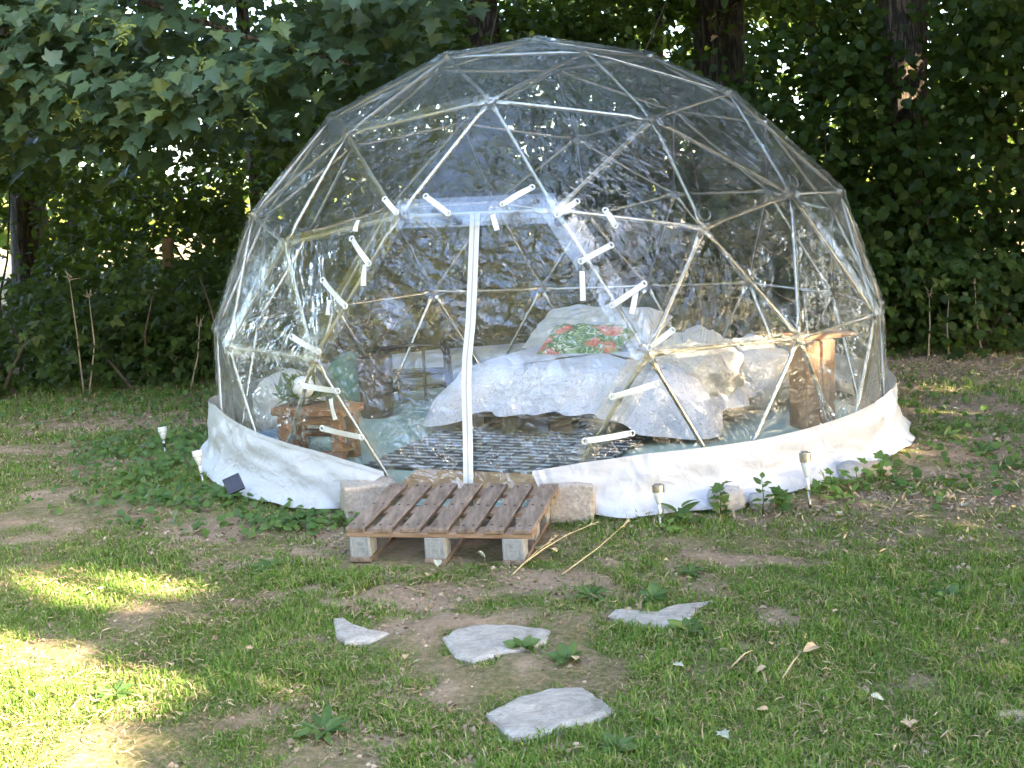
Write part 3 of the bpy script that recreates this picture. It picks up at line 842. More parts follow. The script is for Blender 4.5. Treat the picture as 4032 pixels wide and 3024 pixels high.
# ------------------------------------------------------------------ trees behind the dome
TREES = [  # px of trunk axis, y depth, trunk width, height, label, limbs
    (30, 5.5, .36, 9.0, 'thick dark trunk at the bramble edge with bright field beside it', 5),
    (535, 6.2, .15, 8.0, 'slim dark trunk in the undergrowth just left of the dome', 3),
    (1054, 5.6, .36, 9.5, 'dark broad trunk rising directly behind the top of the dome', 5),
    (1427, 7.5, .12, 8.0, 'thin straight trunk against the sky, between two broad trunks behind the dome', 3),
    (1557, 5.5, .52, 10.0, 'broadest tree trunk behind the dome with a sunlit strip of bark', 6),
    (1751, 7.5, .11, 8.0, 'slender bare stem between the two broadest trunks', 3),
    (1957, 4.2, .44, 10.0, 'broad oak trunk with sunlit right edge above the hazel hedge', 6),
]
rT = np.random.default_rng(5)
for i, (X, y, w, h, lab, nl) in enumerate(TREES):
    p = at_y(X, 300, y); base = np.array([p[0], y, float(terrain(p[0], y))])
    t = thing('tree', lab, 'tree', base, 'trees behind the dome')
    m, pts = trunk_mesh(base, h, w / 2 * 1.12, w / 2 * .55, (rT.uniform(-.2, .2), rT.uniform(0, .3)), seed=i * 1.7)
    m.build('trunk', M_bark, t, True)
    e = limbs(t, pts, nl, 2.2 + 2 * w, w * .16, rT, M_bark)
    # low crown seen above the dome, big crown out of view
    nlow = 9000 if w > .2 else 3600
    cl = np.stack([rT.normal(base[0], 1.1 + w * 1.5, 70), base[1] + rT.normal(.6, .9, 70), rT.uniform(2.5, 5.6, 70) + .12 * (i in (0, 1)) ], -1)
    if i in (3, 5): cl[:, 2] += .5
    P = cloud(rT, nlow, cl, (.26, .26, .16))
    P = P[free_of_dome(P, 2.4) & (P[:, 1] > 3.0) & ~sun_gap(P) & keep_view(P, rT)]
    nrm, tip = leaf_dirs(len(P), rT); Mx = frames(nrm, tip, .075 + .05 * rT.random(len(P)))
    nb = 4200 if w > .2 else 1200
    cl2 = np.concatenate([e, np.stack([rT.normal(base[0], 1.6, 60), base[1] + rT.normal(-.4, 1.5, 60), rT.uniform(5.2, h + 2.5, 60)], -1)])
    P2 = cloud(rT, nb, cl2, (.6, .6, .45)); P2 = P2[(P2[:, 2] > 4.6) & ~sun_gap(P2)]
    nrm, tip = leaf_dirs(len(P2), rT); Mx2 = frames(nrm, tip, .22 + .12 * rT.random(len(P2)))
    c = scatter('crown', OVAL_T, np.concatenate([Mx, Mx2]), np.concatenate([P, P2]), M_oak, t); c['kind'] = 'stuff'

# dense understorey right behind the dome
def shrub(name, label, cat, base, cl, n, csp, tpl, mats, size, r, nsing, group=None, stems=5, top=2.0, **kw):
    base = np.array([base[0], base[1], float(terrain(base[0], base[1]))])
    t = thing(name, label, cat, base, group)
    for k in range(stems):
        q = [base + np.array([r.normal(0, .15), r.normal(0, .12), -.05])]; d = np.array([r.normal(0, .3), r.normal(0, .2), 1.])
        for s in range(5): d = unit(d + r.normal(0, .15, 3)); q.append(q[-1] + d * top / 5)
        MB().tube(q, np.linspace(.016, .005, 6), 6).build('stem', M_twig, t, True)
    P = cloud(r, n, cl, csp)
    P = P[free_of_dome(P) & (P[:, 2] > terrain(P[:, 0], P[:, 1]) + .03) & ~sun_gap(P) & keep_view(P, r)]
    foliage(t, tpl, mats[0], mats[1], mats[2], P, size, r, nsing, **kw)
    return t


me_maple = tpl_mesh('leaf', MAPLE_T, M_maple1); me_hazel = tpl_mesh('leaf', HAZEL_T, M_hazel1); me_tri = tpl_mesh('leaf', TRI_T, M_bramble1)
rS = np.random.default_rng(21)
# hedge behind and to the right: hazel shrubs in a row
HZ = [(-.9, 3.3, 1.9, 'dark hazel bush seen through the left half of the clear dome', 2300),
      (.5, 3.5, 2.2, 'dark hazel bush seen through the middle of the clear dome', 2600),
      (1.7, 3.4, 2.5, 'tall hazel bush rising behind the right shoulder of the dome', 2600),
      (2.7, 3.1, 2.7, 'dense hazel bush of rounded leaves next to the right edge of the dome', 2900),
      (3.8, 2.9, 2.8, 'outermost hazel bush of rounded leaves, below the sunlit oak trunk', 2900),
      (5.0, 3.2, 2.9, 'hazel bush at the far right end of the hedge', 1800)]
for i, (x, y, top, lab, n) in enumerate(HZ):
    m_ = 110; n = int(n * 1.35)
    cl = np.stack([rS.normal(x, .50, m_), y + rS.normal(0, .40, m_) + .25 * rS.random(m_), rS.uniform(.1, top, m_)], -1)
    cl[:, 1] += .25 * (cl[:, 2] - 1.0) * .4
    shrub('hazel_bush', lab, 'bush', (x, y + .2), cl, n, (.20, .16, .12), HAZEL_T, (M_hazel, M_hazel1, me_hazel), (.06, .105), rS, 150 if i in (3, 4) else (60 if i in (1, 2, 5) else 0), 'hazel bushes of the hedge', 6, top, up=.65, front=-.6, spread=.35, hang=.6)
# brambles at the foot of the hedge
BR = [(-4.4, 2.5, .8, 'bramble thicket at the foot of the thick dark trunk', 900), (-3.5, 2.55, .85, 'bramble thicket in front of the weathered post', 1000), (-2.6, 2.6, .95, 'bramble thicket beside the left wall of the dome', 1000),
      (-1.6, 2.75, 1.0, 'bramble thicket half hidden behind the left wall of the dome', 800),
      (2.5, 2.55, 1.0, 'bramble patch at the foot of the hedge by the right wall of the dome', 700), (3.5, 2.5, .9, 'bramble patch with pale dead stems in front of the hazel hedge', 750), (4.6, 2.6, .9, 'bramble patch at the right end of the dry bank', 600)]
for i, (x, y, top, lab, n) in enumerate(BR):
    m_ = 60
    cl = np.stack([rS.normal(x, .36, m_), y + rS.normal(.1, .30, m_), rS.uniform(.02, top, m_) ** 1.0], -1)
    cl[:, 1] += .35 * cl[:, 2]
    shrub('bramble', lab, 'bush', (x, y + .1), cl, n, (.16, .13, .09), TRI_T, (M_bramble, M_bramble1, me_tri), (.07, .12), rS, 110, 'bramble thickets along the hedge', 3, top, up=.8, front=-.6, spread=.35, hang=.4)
# leafy undergrowth between the trunks on the left
UG = [(-5.4, 4.6, 2.6, 'leafy sapling growing to the left of the thick dark trunk', 3600), (-4.2, 4.8, 2.6, 'leafy sapling right of the thick trunk with field light shining through', 3800), (-3.0, 4.7, 2.9, 'leafy sapling behind the weathered post', 4800), (-1.9, 4.6, 3.0, 'leafy sapling filling the gap left of the dome', 4800), (-.7, 5.0, 3.2, 'leafy sapling behind the left shoulder of the dome', 4600), (-6.6, 4.4, 2.6, 'leafy sapling at the left end of the wood edge', 2600), (.7, 4.9, 4.0, 'tall leafy sapling behind the top of the dome', 5600), (2.2, 5.0, 4.1, 'tall leafy sapling around the broadest trunk behind the dome', 5600), (4.0, 5.2, 4.3, 'tall leafy sapling behind the oak trunk above the hazel hedge', 5600), (5.6, 5.0, 4.2, 'tall leafy sapling at the right end of the wood edge', 3600)]
for i, (x, y, top, lab, n) in enumerate(UG):
    m_ = 110
    cl = np.stack([rS.normal(x, .55, m_), y + rS.normal(0, .5, m_), rS.uniform(.2, top, m_)], -1)
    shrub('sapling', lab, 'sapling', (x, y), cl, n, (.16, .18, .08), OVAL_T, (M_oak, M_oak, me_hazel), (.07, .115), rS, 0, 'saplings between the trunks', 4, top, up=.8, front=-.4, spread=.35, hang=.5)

# sycamore hanging in from the left
rM = np.random.default_rng(33)
mb = np.array([-5.6, 1.9, float(terrain(-5.6, 1.9))])
sy = thing('sycamore_tree', 'sycamore with large lobed leaves and pale seed bunches hanging over the left side', 'tree', mb)
m, pts = trunk_mesh(mb, 8.5, .24, .10, (.3, 0), seed=4.); m.build('trunk', M_bark, sy, True)
limb_ends = []
for k, (dx, dy, z0, L_) in enumerate([(1, -.12, 2.6, 4.4), (1, -.25, 3.2, 4.6), (1, .12, 3.0, 4.8), (.9, -.35, 4.2, 4.5), (1, .1, 4.6, 5.0), (.4, -1, 4.6, 3.2), (-.2, 1, 5.2, 3), (-1, -.3, 5, 3), (.8, .5, 6, 3.2)]):
    p = np.array([mb[0] + .1, mb[1], mb[2] + z0]); d = unit(np.array([dx, dy, .16])); q = [p]
    for s in range(6):
        d = unit(d + np.array([0, 0, -.05]) + rM.normal(0, .07, 3)); q.append(q[-1] + d * L_ / 6)
    MB().tube(q, np.linspace(.05, .012, 7), 7).build('limb', M_bark, sy, True); limb_ends += q[1:]
cl = np.stack([rM.uniform(-5.6, -.35, 170), rM.uniform(.55, 2.3, 170), rM.uniform(1.85, 4.4, 170)], -1)
cl = np.concatenate([cl, np.stack([rM.uniform(-4.2, -1.0, 60), rM.uniform(.4, 1.4, 60), rM.uniform(1.95, 3.0, 60)], -1)])
lowlim = 1.80 + .28 * np.array([noise.noise(Vector((c[0] * 1.1, c[1], 3.3))) for c in cl]) + .5 * np.clip(cl[:, 0] + 1.9, 0, 3)
cl = cl[cl[:, 2] > lowlim]
P = cloud(rM, 6400, cl, (.25, .21, .08))
P = P[free_of_dome(P, 2.3) & (P[:, 2] > 1.62) & (P[:, 0] < -.25)]
foliage(sy, MAPLE_T, M_maple, M_maple1, me_maple, P, (.08, .145), rM, 300, up=.9, front=-.75, spread=.28, hang=1.0)
hi = cloud(rM, 4200, mb + np.stack([rM.uniform(-.6, 2.0, 40), rM.uniform(-2.5, 2.6, 40), rM.uniform(4.6, 9.5, 40)], -1), (.7, .7, .6)); hi = hi[hi[:, 2] > 4.2]
nrm, tip = leaf_dirs(len(hi), rM); scatter('upper_crown', MAPLE_T, frames(nrm, tip, .22 + .1 * rM.random(len(hi))), hi, M_sunlit, sy)['kind'] = 'stuff'  # upper crown takes the lightened leaf colour, so it looks sunlit from below
# bunches of winged seeds
key_t = ([(0, 0, 0), (.12, .10, 0), (.30, .16, .02), (.34, .04, 0), (.12, 0, 0), (-.12, .10, 0), (-.30, .16, .02), (-.34, .04, 0), (-.12, 0, 0)], [(0, 1, 2, 3, 4), (0, 8, 7, 6, 5)])
vis = P[(P[:, 1] < 1.2) & (P[:, 2] < 3.0) & (P[:, 0] > -3.8)]
for k in range(46):
    c = vis[rM.integers(0, len(vis))] + np.array([0, -.10, -.04])
    b = cloud(rM, 11, np.array([c]), (.035, .03, .05)); nrm = rM.normal(0, 1, (11, 3)); tip = rM.normal(0, .5, (11, 3)) + np.array([0, 0, -1.])
    scatter('seed_bunch', key_t, frames(nrm, tip, .09 + .03 * rM.random(11)), b, M_key, sy)['kind'] = 'stuff'

# weathered post in the brambles and dead stems
pp = at_y(368, 560, 3.7)
tp = thing('wooden_post', 'weathered pale post stub standing in the brambles left of the dome', 'post', (pp[0], 3.7, float(terrain(pp[0], 3.7))))
m, pts = trunk_mesh((pp[0], 3.7, float(terrain(pp[0], 3.7))), 1.28 - 0, .058, .05, (.03, 0), 10, .05, 2.); m.build('shaft', M_post, tp, True)
DS = [(175, 790, 600, 'pale dead stalk standing among the brambles on the left'), (188, 800, 640, 'shorter pale dead stalk in the left brambles'), (410, 820, 700, 'thin dead stalk near the left wall of the dome'),
      (2122, 715, 610, 'upright pale dead stem at the right bank'), (2005, 715, 640, 'dead stem leaning beside the hazel hedge'), (2050, 700, 640, 'short dead stem at the foot of the hedge')]
for X, yb, yt, lab in DS:
    a, b = at_y(X, yb, 2.3), at_y(X + rS.normal(0, 12), yt, 2.4)
    a[2] = float(terrain(a[0], a[1]))
    mid = (a + b) / 2 + np.array([rS.normal(0, .03), 0, 0])
    t = thing('dead_stem', lab, 'dead stem', a, 'dead stems by the hedge')
    MB().tube([a, mid, b], [.008, .006, .003], 6).build('stalk', M_paletwig, t, True)
    hd = MB()
    for k in range(7): hd.tube([b + rS.normal(0, .012, 3), b + rS.normal(0, .03, 3) + np.array([0, 0, .02])], [.006, .001], 4)
    o = hd.build('seed_head', M_paletwig, t); o['kind'] = 'stuff'

# ------------------------------------------------------------------ far field, sunlit bushes beyond the wood
rF = np.random.default_rng(44)
for k, (x, y, s) in enumerate([(-26, 42, 2.2), (-19, 40, 2.0), (-13, 41, 2.4), (-7, 43, 2.0), (-1, 42, 2.2), (6, 41, 2.4), (13, 43, 2.0), (20, 44, 2.3), (28, 42, 2.1), (-34, 40, 2.4)]):
    base = np.array([x, y, .15]); t = thing('field_bush', 'sunlit yellow green bush far off across the field', 'bush', base, 'sunlit bushes far across the field')
    cl = base + np.stack([rF.normal(0, s * .9, 40), rF.normal(0, .8, 40), np.abs(rF.normal(.1, s * .45, 40))], -1)
    P = cloud(rF, 900, cl, (.5, .5, .35)); P[:, 2] = np.maximum(P[:, 2], .2)
    nrm, tip = leaf_dirs(len(P), rF, spread=.8); c = scatter('crown', SMALL_T, frames(nrm, tip, .35 + .25 * rF.random(len(P))), P, M_sunlit, t); c['kind'] = 'stuff'
    MB().tube([base - [0, 0, .3], base + [0, 0, s * .7]], [.12, .05], 7).build('trunk', M_bark, t, True)

for k, (x, y, h, lab) in enumerate([(-11.5, 15, 4.2, 'low sunlit tree beyond the wood at the far left'), (-8.0, 14, 4.6, 'sunlit tree glimpsed beyond the thick dark trunk'), (-4.6, 15.5, 4.4, 'sunlit tree glimpsed beyond the weathered post'), (-1.4, 14.5, 5.2, 'sunlit tree glimpsed above the left shoulder of the dome'),
                               (1.6, 15.5, 5.2, 'sunlit tree glimpsed beyond the top of the dome'), (4.8, 15, 4.6, 'sunlit tree glimpsed between the two broadest trunks'), (8.0, 15.5, 5.4, 'sunlit tree glimpsed beyond the oak trunk on the right'), (11, 15, 5.0, 'sunlit tree beyond the right end of the hedge')]):
    base = np.array([x, y, float(terrain(x, 7))]); t = thing('wood_tree', lab, 'tree', base, 'trees beyond the wood edge')
    m, pts = trunk_mesh(base, h, .12, .05, (0, 0), 8, .05, x); m.build('trunk', M_bark, t, True)
    cl = base + np.stack([rF.normal(0, 1.0, 50), rF.normal(0, .8, 50), rF.uniform(.3, h, 50)], -1)
    P = cloud(rF, 3600, cl, (.34, .34, .24)); P = P[keep_view(P, rF)]; nrm, tip = leaf_dirs(len(P), rF, spread=.7)
    c = scatter('crown', SMALL_T, frames(nrm, tip, .16 + .10 * rF.random(len(P))), P, M_oak, t); c['kind'] = 'stuff'

# ------------------------------------------------------------------ trees beside and behind the camera (they shade the lawn and mirror in the film)
rW = np.random.default_rng(55)
def shade_tree(base, h, cen, rad, n, size, label, group, mat, lo=1.0):
    base = np.array([*base, float(terrain(base[0], max(base[1], -9)))])
    t = thing('shade_tree', label, 'tree', base, group)
    m, pts = trunk_mesh(base, h, .26, .10, (0, 0), 10, .06, base[0]); m.build('trunk', M_bark, t, True)
    limbs(t, pts, 6, max(rad) * .7, .07, rW, M_bark, .4, .35)
    d = unit(rW.normal(0, 1, (n, 3))) * (rW.random(n) ** .45)[:, None]
    P = np.asarray(cen) + d * np.asarray(rad) + rW.normal(0, .2, (n, 3))
    X, Y, Z = project(P)
    inview = (X > -60) & (X < 2270) & (Y > -60) & (Y < 1720) & (Z > 0)
    P = P[(P[:, 2] > lo) & ~inview]
    nrm, tip = leaf_dirs(len(P), rW, 1, 0, .7, .5)
    Mx = frames(nrm, tip, size * (.8 + .5 * rW.random(len(P))))
    jit = np.clip(rW.normal(0, .055, (len(P), 3)), -.15, .15)
    ok = ~sun_gap(P + jit)
    for a, b in ((.36, .45), (-.36, .45), (0, 1), (0, .5)): ok &= ~sun_gap(P + jit + Mx[:, :, 0] * a + Mx[:, :, 1] * b)
    c = scatter('crown', SMALL_T, Mx[ok], P[ok], mat, t); c['kind'] = 'stuff'


SIDE = 'shade trees along the right side of the lawn'
lab = 'leafy shade tree standing beyond the right edge of the lawn'
e1 = np.array([math.cos(SUN_AZ), math.sin(SUN_AZ)]); e2 = np.array([-e1[1], e1[0]])
for k, u in enumerate([-6.6, -3.6, -.6, 2.6, 5.8, 8.8]):
    c = e1 * (9.5 + (k % 2) * 1.2) + e2 * u
    shade_tree(c, 8.5, (c[0], c[1], 5.6), (2.4, 2.4, 5.0), 11000, .26, lab, SIDE, M_oak, .6)
for k, (x, y) in enumerate([(6.3, -2.2), (6.8, 1.6)]):
    shade_tree((x, y), 9.5, (x - 1.8, y, 8.6), (3.6, 3.2, 3.0), 8000, .28, lab, SIDE, M_oak, 4.0)
BACK = 'sunlit trees behind the photographer'
lab = 'sunlit leafy tree standing far behind the photographer'
for k, (x, y) in enumerate([(-16, -23), (-10.5, -24), (-5, -23), (.5, -25), (6, -24), (-20, -18), (12, -25)]):
    shade_tree((x, y), 9.0, (x, y, 5.6), (3.6, 2.4, 5.2 + .9 * (k % 3)), 2600, .55, lab, BACK, M_sunlit, .4)
LEFT = 'sunlit trees beyond the left edge of the lawn'
for k, (x, y) in enumerate([(-11.5, -8), (-11, -3.5), (-10.5, 1.5), (-13, -13)]):
    shade_tree((x, y), 10.0, (x, y, 6.5), (2.8, 3.2, 6.3), 4600, .42, 'sunlit leafy tree standing beyond the left edge of the lawn', LEFT, M_sunlit, .4)
for k, (x, y) in enumerate([(7.6, 5.5), (9.0, 8.0), (10.5, 2.5)]):
    shade_tree((x, y), 10.0, (x, y, 7.0), (3.0, 3.0, 5.0), 7000, .30, 'leafy shade tree standing beyond the right edge of the lawn', SIDE, M_oak, 1.0)

# ------------------------------------------------------------------ the dome
RAD, ZS, ZB = 2.0, .97778, -.185 * .97778 * 2.0
TH = -PI / 2 - .817919755
at_ = math.atan(.5)
up5 = [np.array([math.cos(at_) * math.cos(a), math.cos(at_) * math.sin(a), math.sin(at_)]) for a in np.radians(np.arange(5) * 72)]
lo5 = [np.array([math.cos(at_) * math.cos(a), math.cos(at_) * math.sin(a), -math.sin(at_)]) for a in np.radians(np.arange(5) * 72 + 36)]
apx = np.array([0, 0, 1.])
tris = []
for i in range(5):
    j = (i + 1) % 5
    tris += [(apx, up5[i], up5[j]), (up5[i], lo5[i], up5[j]), (lo5[i], lo5[j], up5[j])]
nodes = []; nkey = {}; faces = set()
def node(v):
    v = v / np.linalg.norm(v); k = tuple(np.round(v, 4) + 0.0)
    if k not in nkey: nkey[k] = len(nodes); nodes.append(v)
    return nkey[k]
for A, B, C in tris:
    g = {}
    for i in range(4):
        for j in range(4 - i): g[i, j] = node((A * (3 - i - j) + B * i + C * j) / 3)
    for i in range(3):
        for j in range(3 - i):
            faces.add((g[i, j], g[i + 1, j], g[i, j + 1]))
            if i + j < 2: faces.add((g[i + 1, j], g[i + 1, j + 1], g[i, j + 1]))
N = np.array(nodes)
okn = N[:, 2] > -.25
faces = [f for f in faces if all(okn[i] for i in f)]
ct, st_ = math.cos(TH), math.sin(TH)
W = np.stack([(N[:, 0] * ct - N[:, 1] * st_) * RAD, (N[:, 0] * st_ + N[:, 1] * ct) * RAD, N[:, 2] * ZS * RAD - ZB], -1)
W[(N[:, 2] < -.1), 2] = 0.0
SAG = [[-1.307, -1.222, 1.247], [0.757, -1.618, 1.246], [-0.689, -1.56, 1.364], [0.065, -1.714, 1.362], [-1.129, -1.612, 0.707], [0.453, -1.917, 0.7], [1.208, -1.573, 0.699], [1.731, -0.949, 0.72], [1.259, -1.157, 1.375], [1.665, -0.451, 1.364], [-1.688, -1.022, 0.711], [-1.6, -0.604, 1.391], [-0.234, -1.194, 1.907], [-1.003, -0.938, 1.788], [0.563, -1.244, 1.778], [-0.489, -0.469, 2.199], [0.276, -0.625, 2.177], [1.043, -0.585, 1.925]]
for q in SAG: W[np.argmin(np.linalg.norm(W - np.array(q), axis=1))] = q   # the real frame is slightly out of true
find = lambda q: int(np.argmin(np.linalg.norm(W - np.array(q), axis=1)))
iC = find((-.37, -1.929, .729))
iD0, iD1, iA0, iA1, iBl, iBr = [find(q) for q in ((-.689, -1.56, 1.364), (.065, -1.714, 1.362), (-1.129, -1.612, .707), (.453, -1.917, .7), (-.76, -1.818, 0), (.033, -1.97, 0))]
W[iBl] = (-.70, -1.80, 0); W[iBr] = (-.01, -1.945, 0)
faces = [f for f in faces if iC not in f]
edges = sorted({tuple(sorted((f[i], f[(i + 1) % 3]))) for f in faces for i in range(3)})
used = sorted({i for e in edges for i in e})
dome = thing('dome_tent', 'clear plastic geodesic dome tent with a steel tube frame and white skirt', 'dome tent', (0, 0, 0))
out_dir = lambda P: unit((np.asarray(P) - DOME_C) * np.array([1, 1, .8]))
DOOR_EDGE = {tuple(sorted(e)) for e in ((iD0, iD1), (iD0, iA0), (iA0, iBl), (iD1, iA1), (iA1, iBr))}
for a, b in edges:
    p, q = W[a], W[b]; d = q - p; L_ = np.linalg.norm(d); n_ = out_dir((p + q) / 2); w = np.cross(d / L_, n_)
    low = p[2] < .01 and q[2] < .01
    if low and {a, b} == {iBl, iBr}: continue
    fl = .003; r_ = .0105
    ts = np.array([.012, .075 / L_ * .9, .11 / L_ * 1.0, .5, 1 - .11 / L_, 1 - .0675 / L_, .988])
    ra = [(fl, .017), (fl, .017), (r_, r_), (r_, r_), (r_, r_), (fl, .017), (fl, .017)]
    MB().tube([p + d * t for t in ts], ra, 10, True, flat=n_).build('strut', M_steel, dome, True)
for i in used:
    n_ = out_dir(W[i])
    bt = MB().lathe([(.0, -.016), (.024, -.015), (.024, .006), (.011, .008), (.011, .017), (.0, .018)], W[i], 12, n_)
    bt.build('hub_bolt', M_steel, dome)

# cover panels ------------------------------------------------------
OFF = .022
TOPW = W + out_dir(W) * OFF
NP = 22
def ridged(v, s, o):
    a = noise.noise(Vector((v[0] * s + o, v[1] * s, v[2] * s - o)))
    return 1 - abs(a) * 2
for f in faces:
    A, B, C = [TOPW[i] for i in f]
    n_ = np.cross(B - A, C - A); n_ /= np.linalg.norm(n_)
    if n_ @ ((A + B + C) / 3 - DOME_C) < 0: n_ = -n_; A, B = B, A
    V = []; ix = {}; F = []
    # creases run from corner to corner, different on every panel
    ph = rng.uniform(0, 9); ax_ = unit((B - A) * rng.normal() + (C - A) * rng.normal()); s1 = rng.uniform(1.5, 2.5)
    ax2 = np.cross(n_, ax_)
    for i in range(NP + 1):
        for j in range(NP + 1 - i):
            u, v = i / NP, j / NP; w = 1 - u - v
            P = A * w + B * u + C * v; ix[i, j] = len(V)
            e = min(u, v, w) * 3; fall = min(1, e * 4)
            q = P @ ax_ * 3.2 * .6, P @ ax2 * 9.0 * .6
            h = noise.noise(Vector((q[0] * s1, q[1] * s1, ph))) * .010 + noise.noise(Vector((q[0] * 3, q[1] * 4, ph + 4))) * .0035
            V.append(P + n_ * ((h + .006) * fall))
    for i in range(NP):
        for j in range(NP - i):
            F.append((ix[i, j], ix[i + 1, j], ix[i, j + 1]))
            if i + j < NP - 1: F.append((ix[i + 1, j], ix[i + 1, j + 1], ix[i, j + 1]))
    MB().add(V, F).build('cover_panel', M_taut if (A + B + C)[1] / 3 > .3 else M_film, dome, True)
# welded seams along some of the frame lines
for k, (a, b) in enumerate(edges):
    p, q = TOPW[a], TOPW[b]
    if (p[2] < .05 and q[2] < .05) or k % 2: continue
    n_ = out_dir((p + q) / 2); d = unit(q - p); s = np.cross(d, n_); V = []; F = []
    wd = .030 if (a, b) not in DOOR_EDGE else .05
    off = rng.uniform(-.012, .012)
    for i in range(13):
        t = i / 12; wob = .004 * math.sin(t * 9 + k)
        c = p + (q - p) * t + n_ * .007
        V += [c + s * (off - wd + wob), c + s * (off + wd + wob) ]
        if i: F.append((2 * i - 2, 2 * i - 1, 2 * i + 1, 2 * i))
    MB().add(V, F).build('seam', M_seam, dome, True)
# ring patches over the hubs
for q in ([.563, -1.244, 1.778], [.757, -1.618, 1.246], [1.259, -1.157, 1.375], [-1.307, -1.222, 1.247], [1.208, -1.573, .699]):
    P = np.array(q); n_ = out_dir(P)
    MB().torus(P + n_ * .03 + np.array([-.01, 0, .055]), .032, .0035, n_, 20, 6).build('cover_ring', M_seam, dome, True)

# door film ---------------------------------------------------------
Lc = [W[iD0], W[iA0], W[iBl]]; Rc = [W[iD1], W[iA1], W[iBr]]
def chain(c, t):
    return c[0] + (c[1] - c[0]) * (t * 2) if t < .5 else c[1] + (c[2] - c[1]) * (t * 2 - 1)
def door_pt(u, t):
    a, b = chain(Lc, t), chain(Rc, t); return a + (b - a) * u
dn = unit(np.cross(W[iA1] - W[iA0], W[iD0] - W[iBl]))
if dn[1] > 0: dn = -dn
NU, NT = 74, 86
V = []; F = []
for j in range(NT + 1):
    for i in range(NU + 1):
        u, t = i / NU, j / NT; P = door_pt(u, t)
        e = min(1, 6 * min(u, 1 - u)) * min(1, 8 * t) * min(1, 10 * (1 - t) + .3)
        h = .022 * noise.noise(Vector((P[0] * 3.1, P[2] * 2.6, 1.))) + .014 * noise.noise(Vector((P[0] * 7 + P[2] * 2.5, P[2] * 5, 7.)))
        rd = 1 - 2 * abs(noise.noise(Vector((P[0] * 5 + 2.2 * P[2], P[2] * 4.5 - P[0] * 1.5, 3.))))
        h += .012 * rd ** 3
        h -= .02 * math.exp(-((t - .5) / .05) ** 2)   # sags in over the frame corners
        V.append(P + dn * (h * e - .012))
for j in range(NT):
    for i in range(NU):
        q = j * (NU + 1) + i; F.append((q, q + 1, q + NU + 2, q + NU + 1))
MB().add(V, F).build('door_panel', M_door, dome, True)
# band of cover film laced round the doorway
for ca, cb, sgn in ((Lc[0], Lc[1], 1), (Lc[1], Lc[2], 1), (Rc[0], Rc[1], -1), (Rc[1], Rc[2], -1), (Lc[0], Rc[0], 0)):
    n_ = out_dir((ca + cb) / 2); d = unit(cb - ca); s = np.cross(n_, d)
    cen = (W[iA0] + W[iA1]) / 2
    if s @ ((ca + cb) / 2 - cen) < 0: s = -s
    V = []; F = []; m_ = 24
    for i in range(m_ + 1):
        for j, wj in enumerate((-.075, -.03, 0, .03, .075)):
            c = ca + (cb - ca) * (i / m_) + s * wj
            V.append(c + n_ * (.036 - abs(wj) * .12 + .008 * noise.noise(Vector((c[0] * 9, c[1] * 9, c[2] * 9)))))
            if i and j: q = i * 5 + j; F.append((q - 6, q - 5, q, q - 1))
    MB().add(V, F).build('door_flap', M_seam, dome, True)
# zip
ZIP_Y = [456, 700, 760, 830, 960, 1035]; ZIP_X = [1030, 1026, 1022, 1017, 1017, 1016]
zt = np.linspace(0, 1, 41); zu = []
for t_ in zt:
    (xa, ya, _), (xb, yb, _) = project(door_pt(0, t_)), project(door_pt(1, t_))
    u_ = .47
    for _i in range(4): u_ = (float(np.interp(ya + (yb - ya) * u_, ZIP_Y, ZIP_X)) - xa) / (xb - xa)
    zu.append(u_)
zu = np.array(zu)
def ribbon(w0, w1, off, n=60):
    V = []; F = []
    for i in range(n + 1):
        t = i / n; u = float(np.interp(t, zt, zu)); a, b = chain(Lc, t), chain(Rc, t); d = unit(b - a)
        c = a + (b - a) * u + dn * (off + .0); V += [c + d * w0, c + d * w1]
        if i: F.append((2 * i - 2, 2 * i - 1, 2 * i + 1, 2 * i))
    return MB().add(V, F)
zp = ribbon(-.024, .024, .012).build('zip', M_white, dome)
ribbon(-.0022, .0022, .0155).build('zip_teeth', M_zip, zp)
# lacing straps with eyelets
def on_dome(X, Y, R=2.05):
    d = ray(X, Y); sc_ = np.array([1, 1, 1 / .98]); o_ = (CAM - DOME_C) * sc_; dd = d * sc_
    a = dd @ dd; b = o_ @ dd; c = o_ @ o_ - R * R; D_ = b * b - a * c
    if D_ < 0: return None
    return CAM + d * ((-b - math.sqrt(D_)) / a)
STR = [((838, 436), (862, 464)), ((925, 430), (972, 466)), ((1150, 411), (1088, 447)), ((1245, 441), (1204, 470)), ((1305, 460), (1326, 492)), ((768, 520), (804, 573)), ((1317, 534), (1254, 568)),
       ((706, 608), (754, 663)), ((1387, 616), (1320, 662)), ((640, 728), (697, 760)), ((1447, 715), (1398, 752)), ((657, 831), (738, 844)), ((1417, 827), (1320, 856)), ((705, 923), (788, 942)), ((1362, 933), (1262, 950))]
HANG = [((795, 574), (792, 620)), ((720, 650), (716, 682)), ((1256, 588), (1258, 652)), ((1371, 628), (1361, 680)), ((1066, 468), (1076, 502)), ((722, 860), (732, 905)), ((781, 480), (774, 504))]
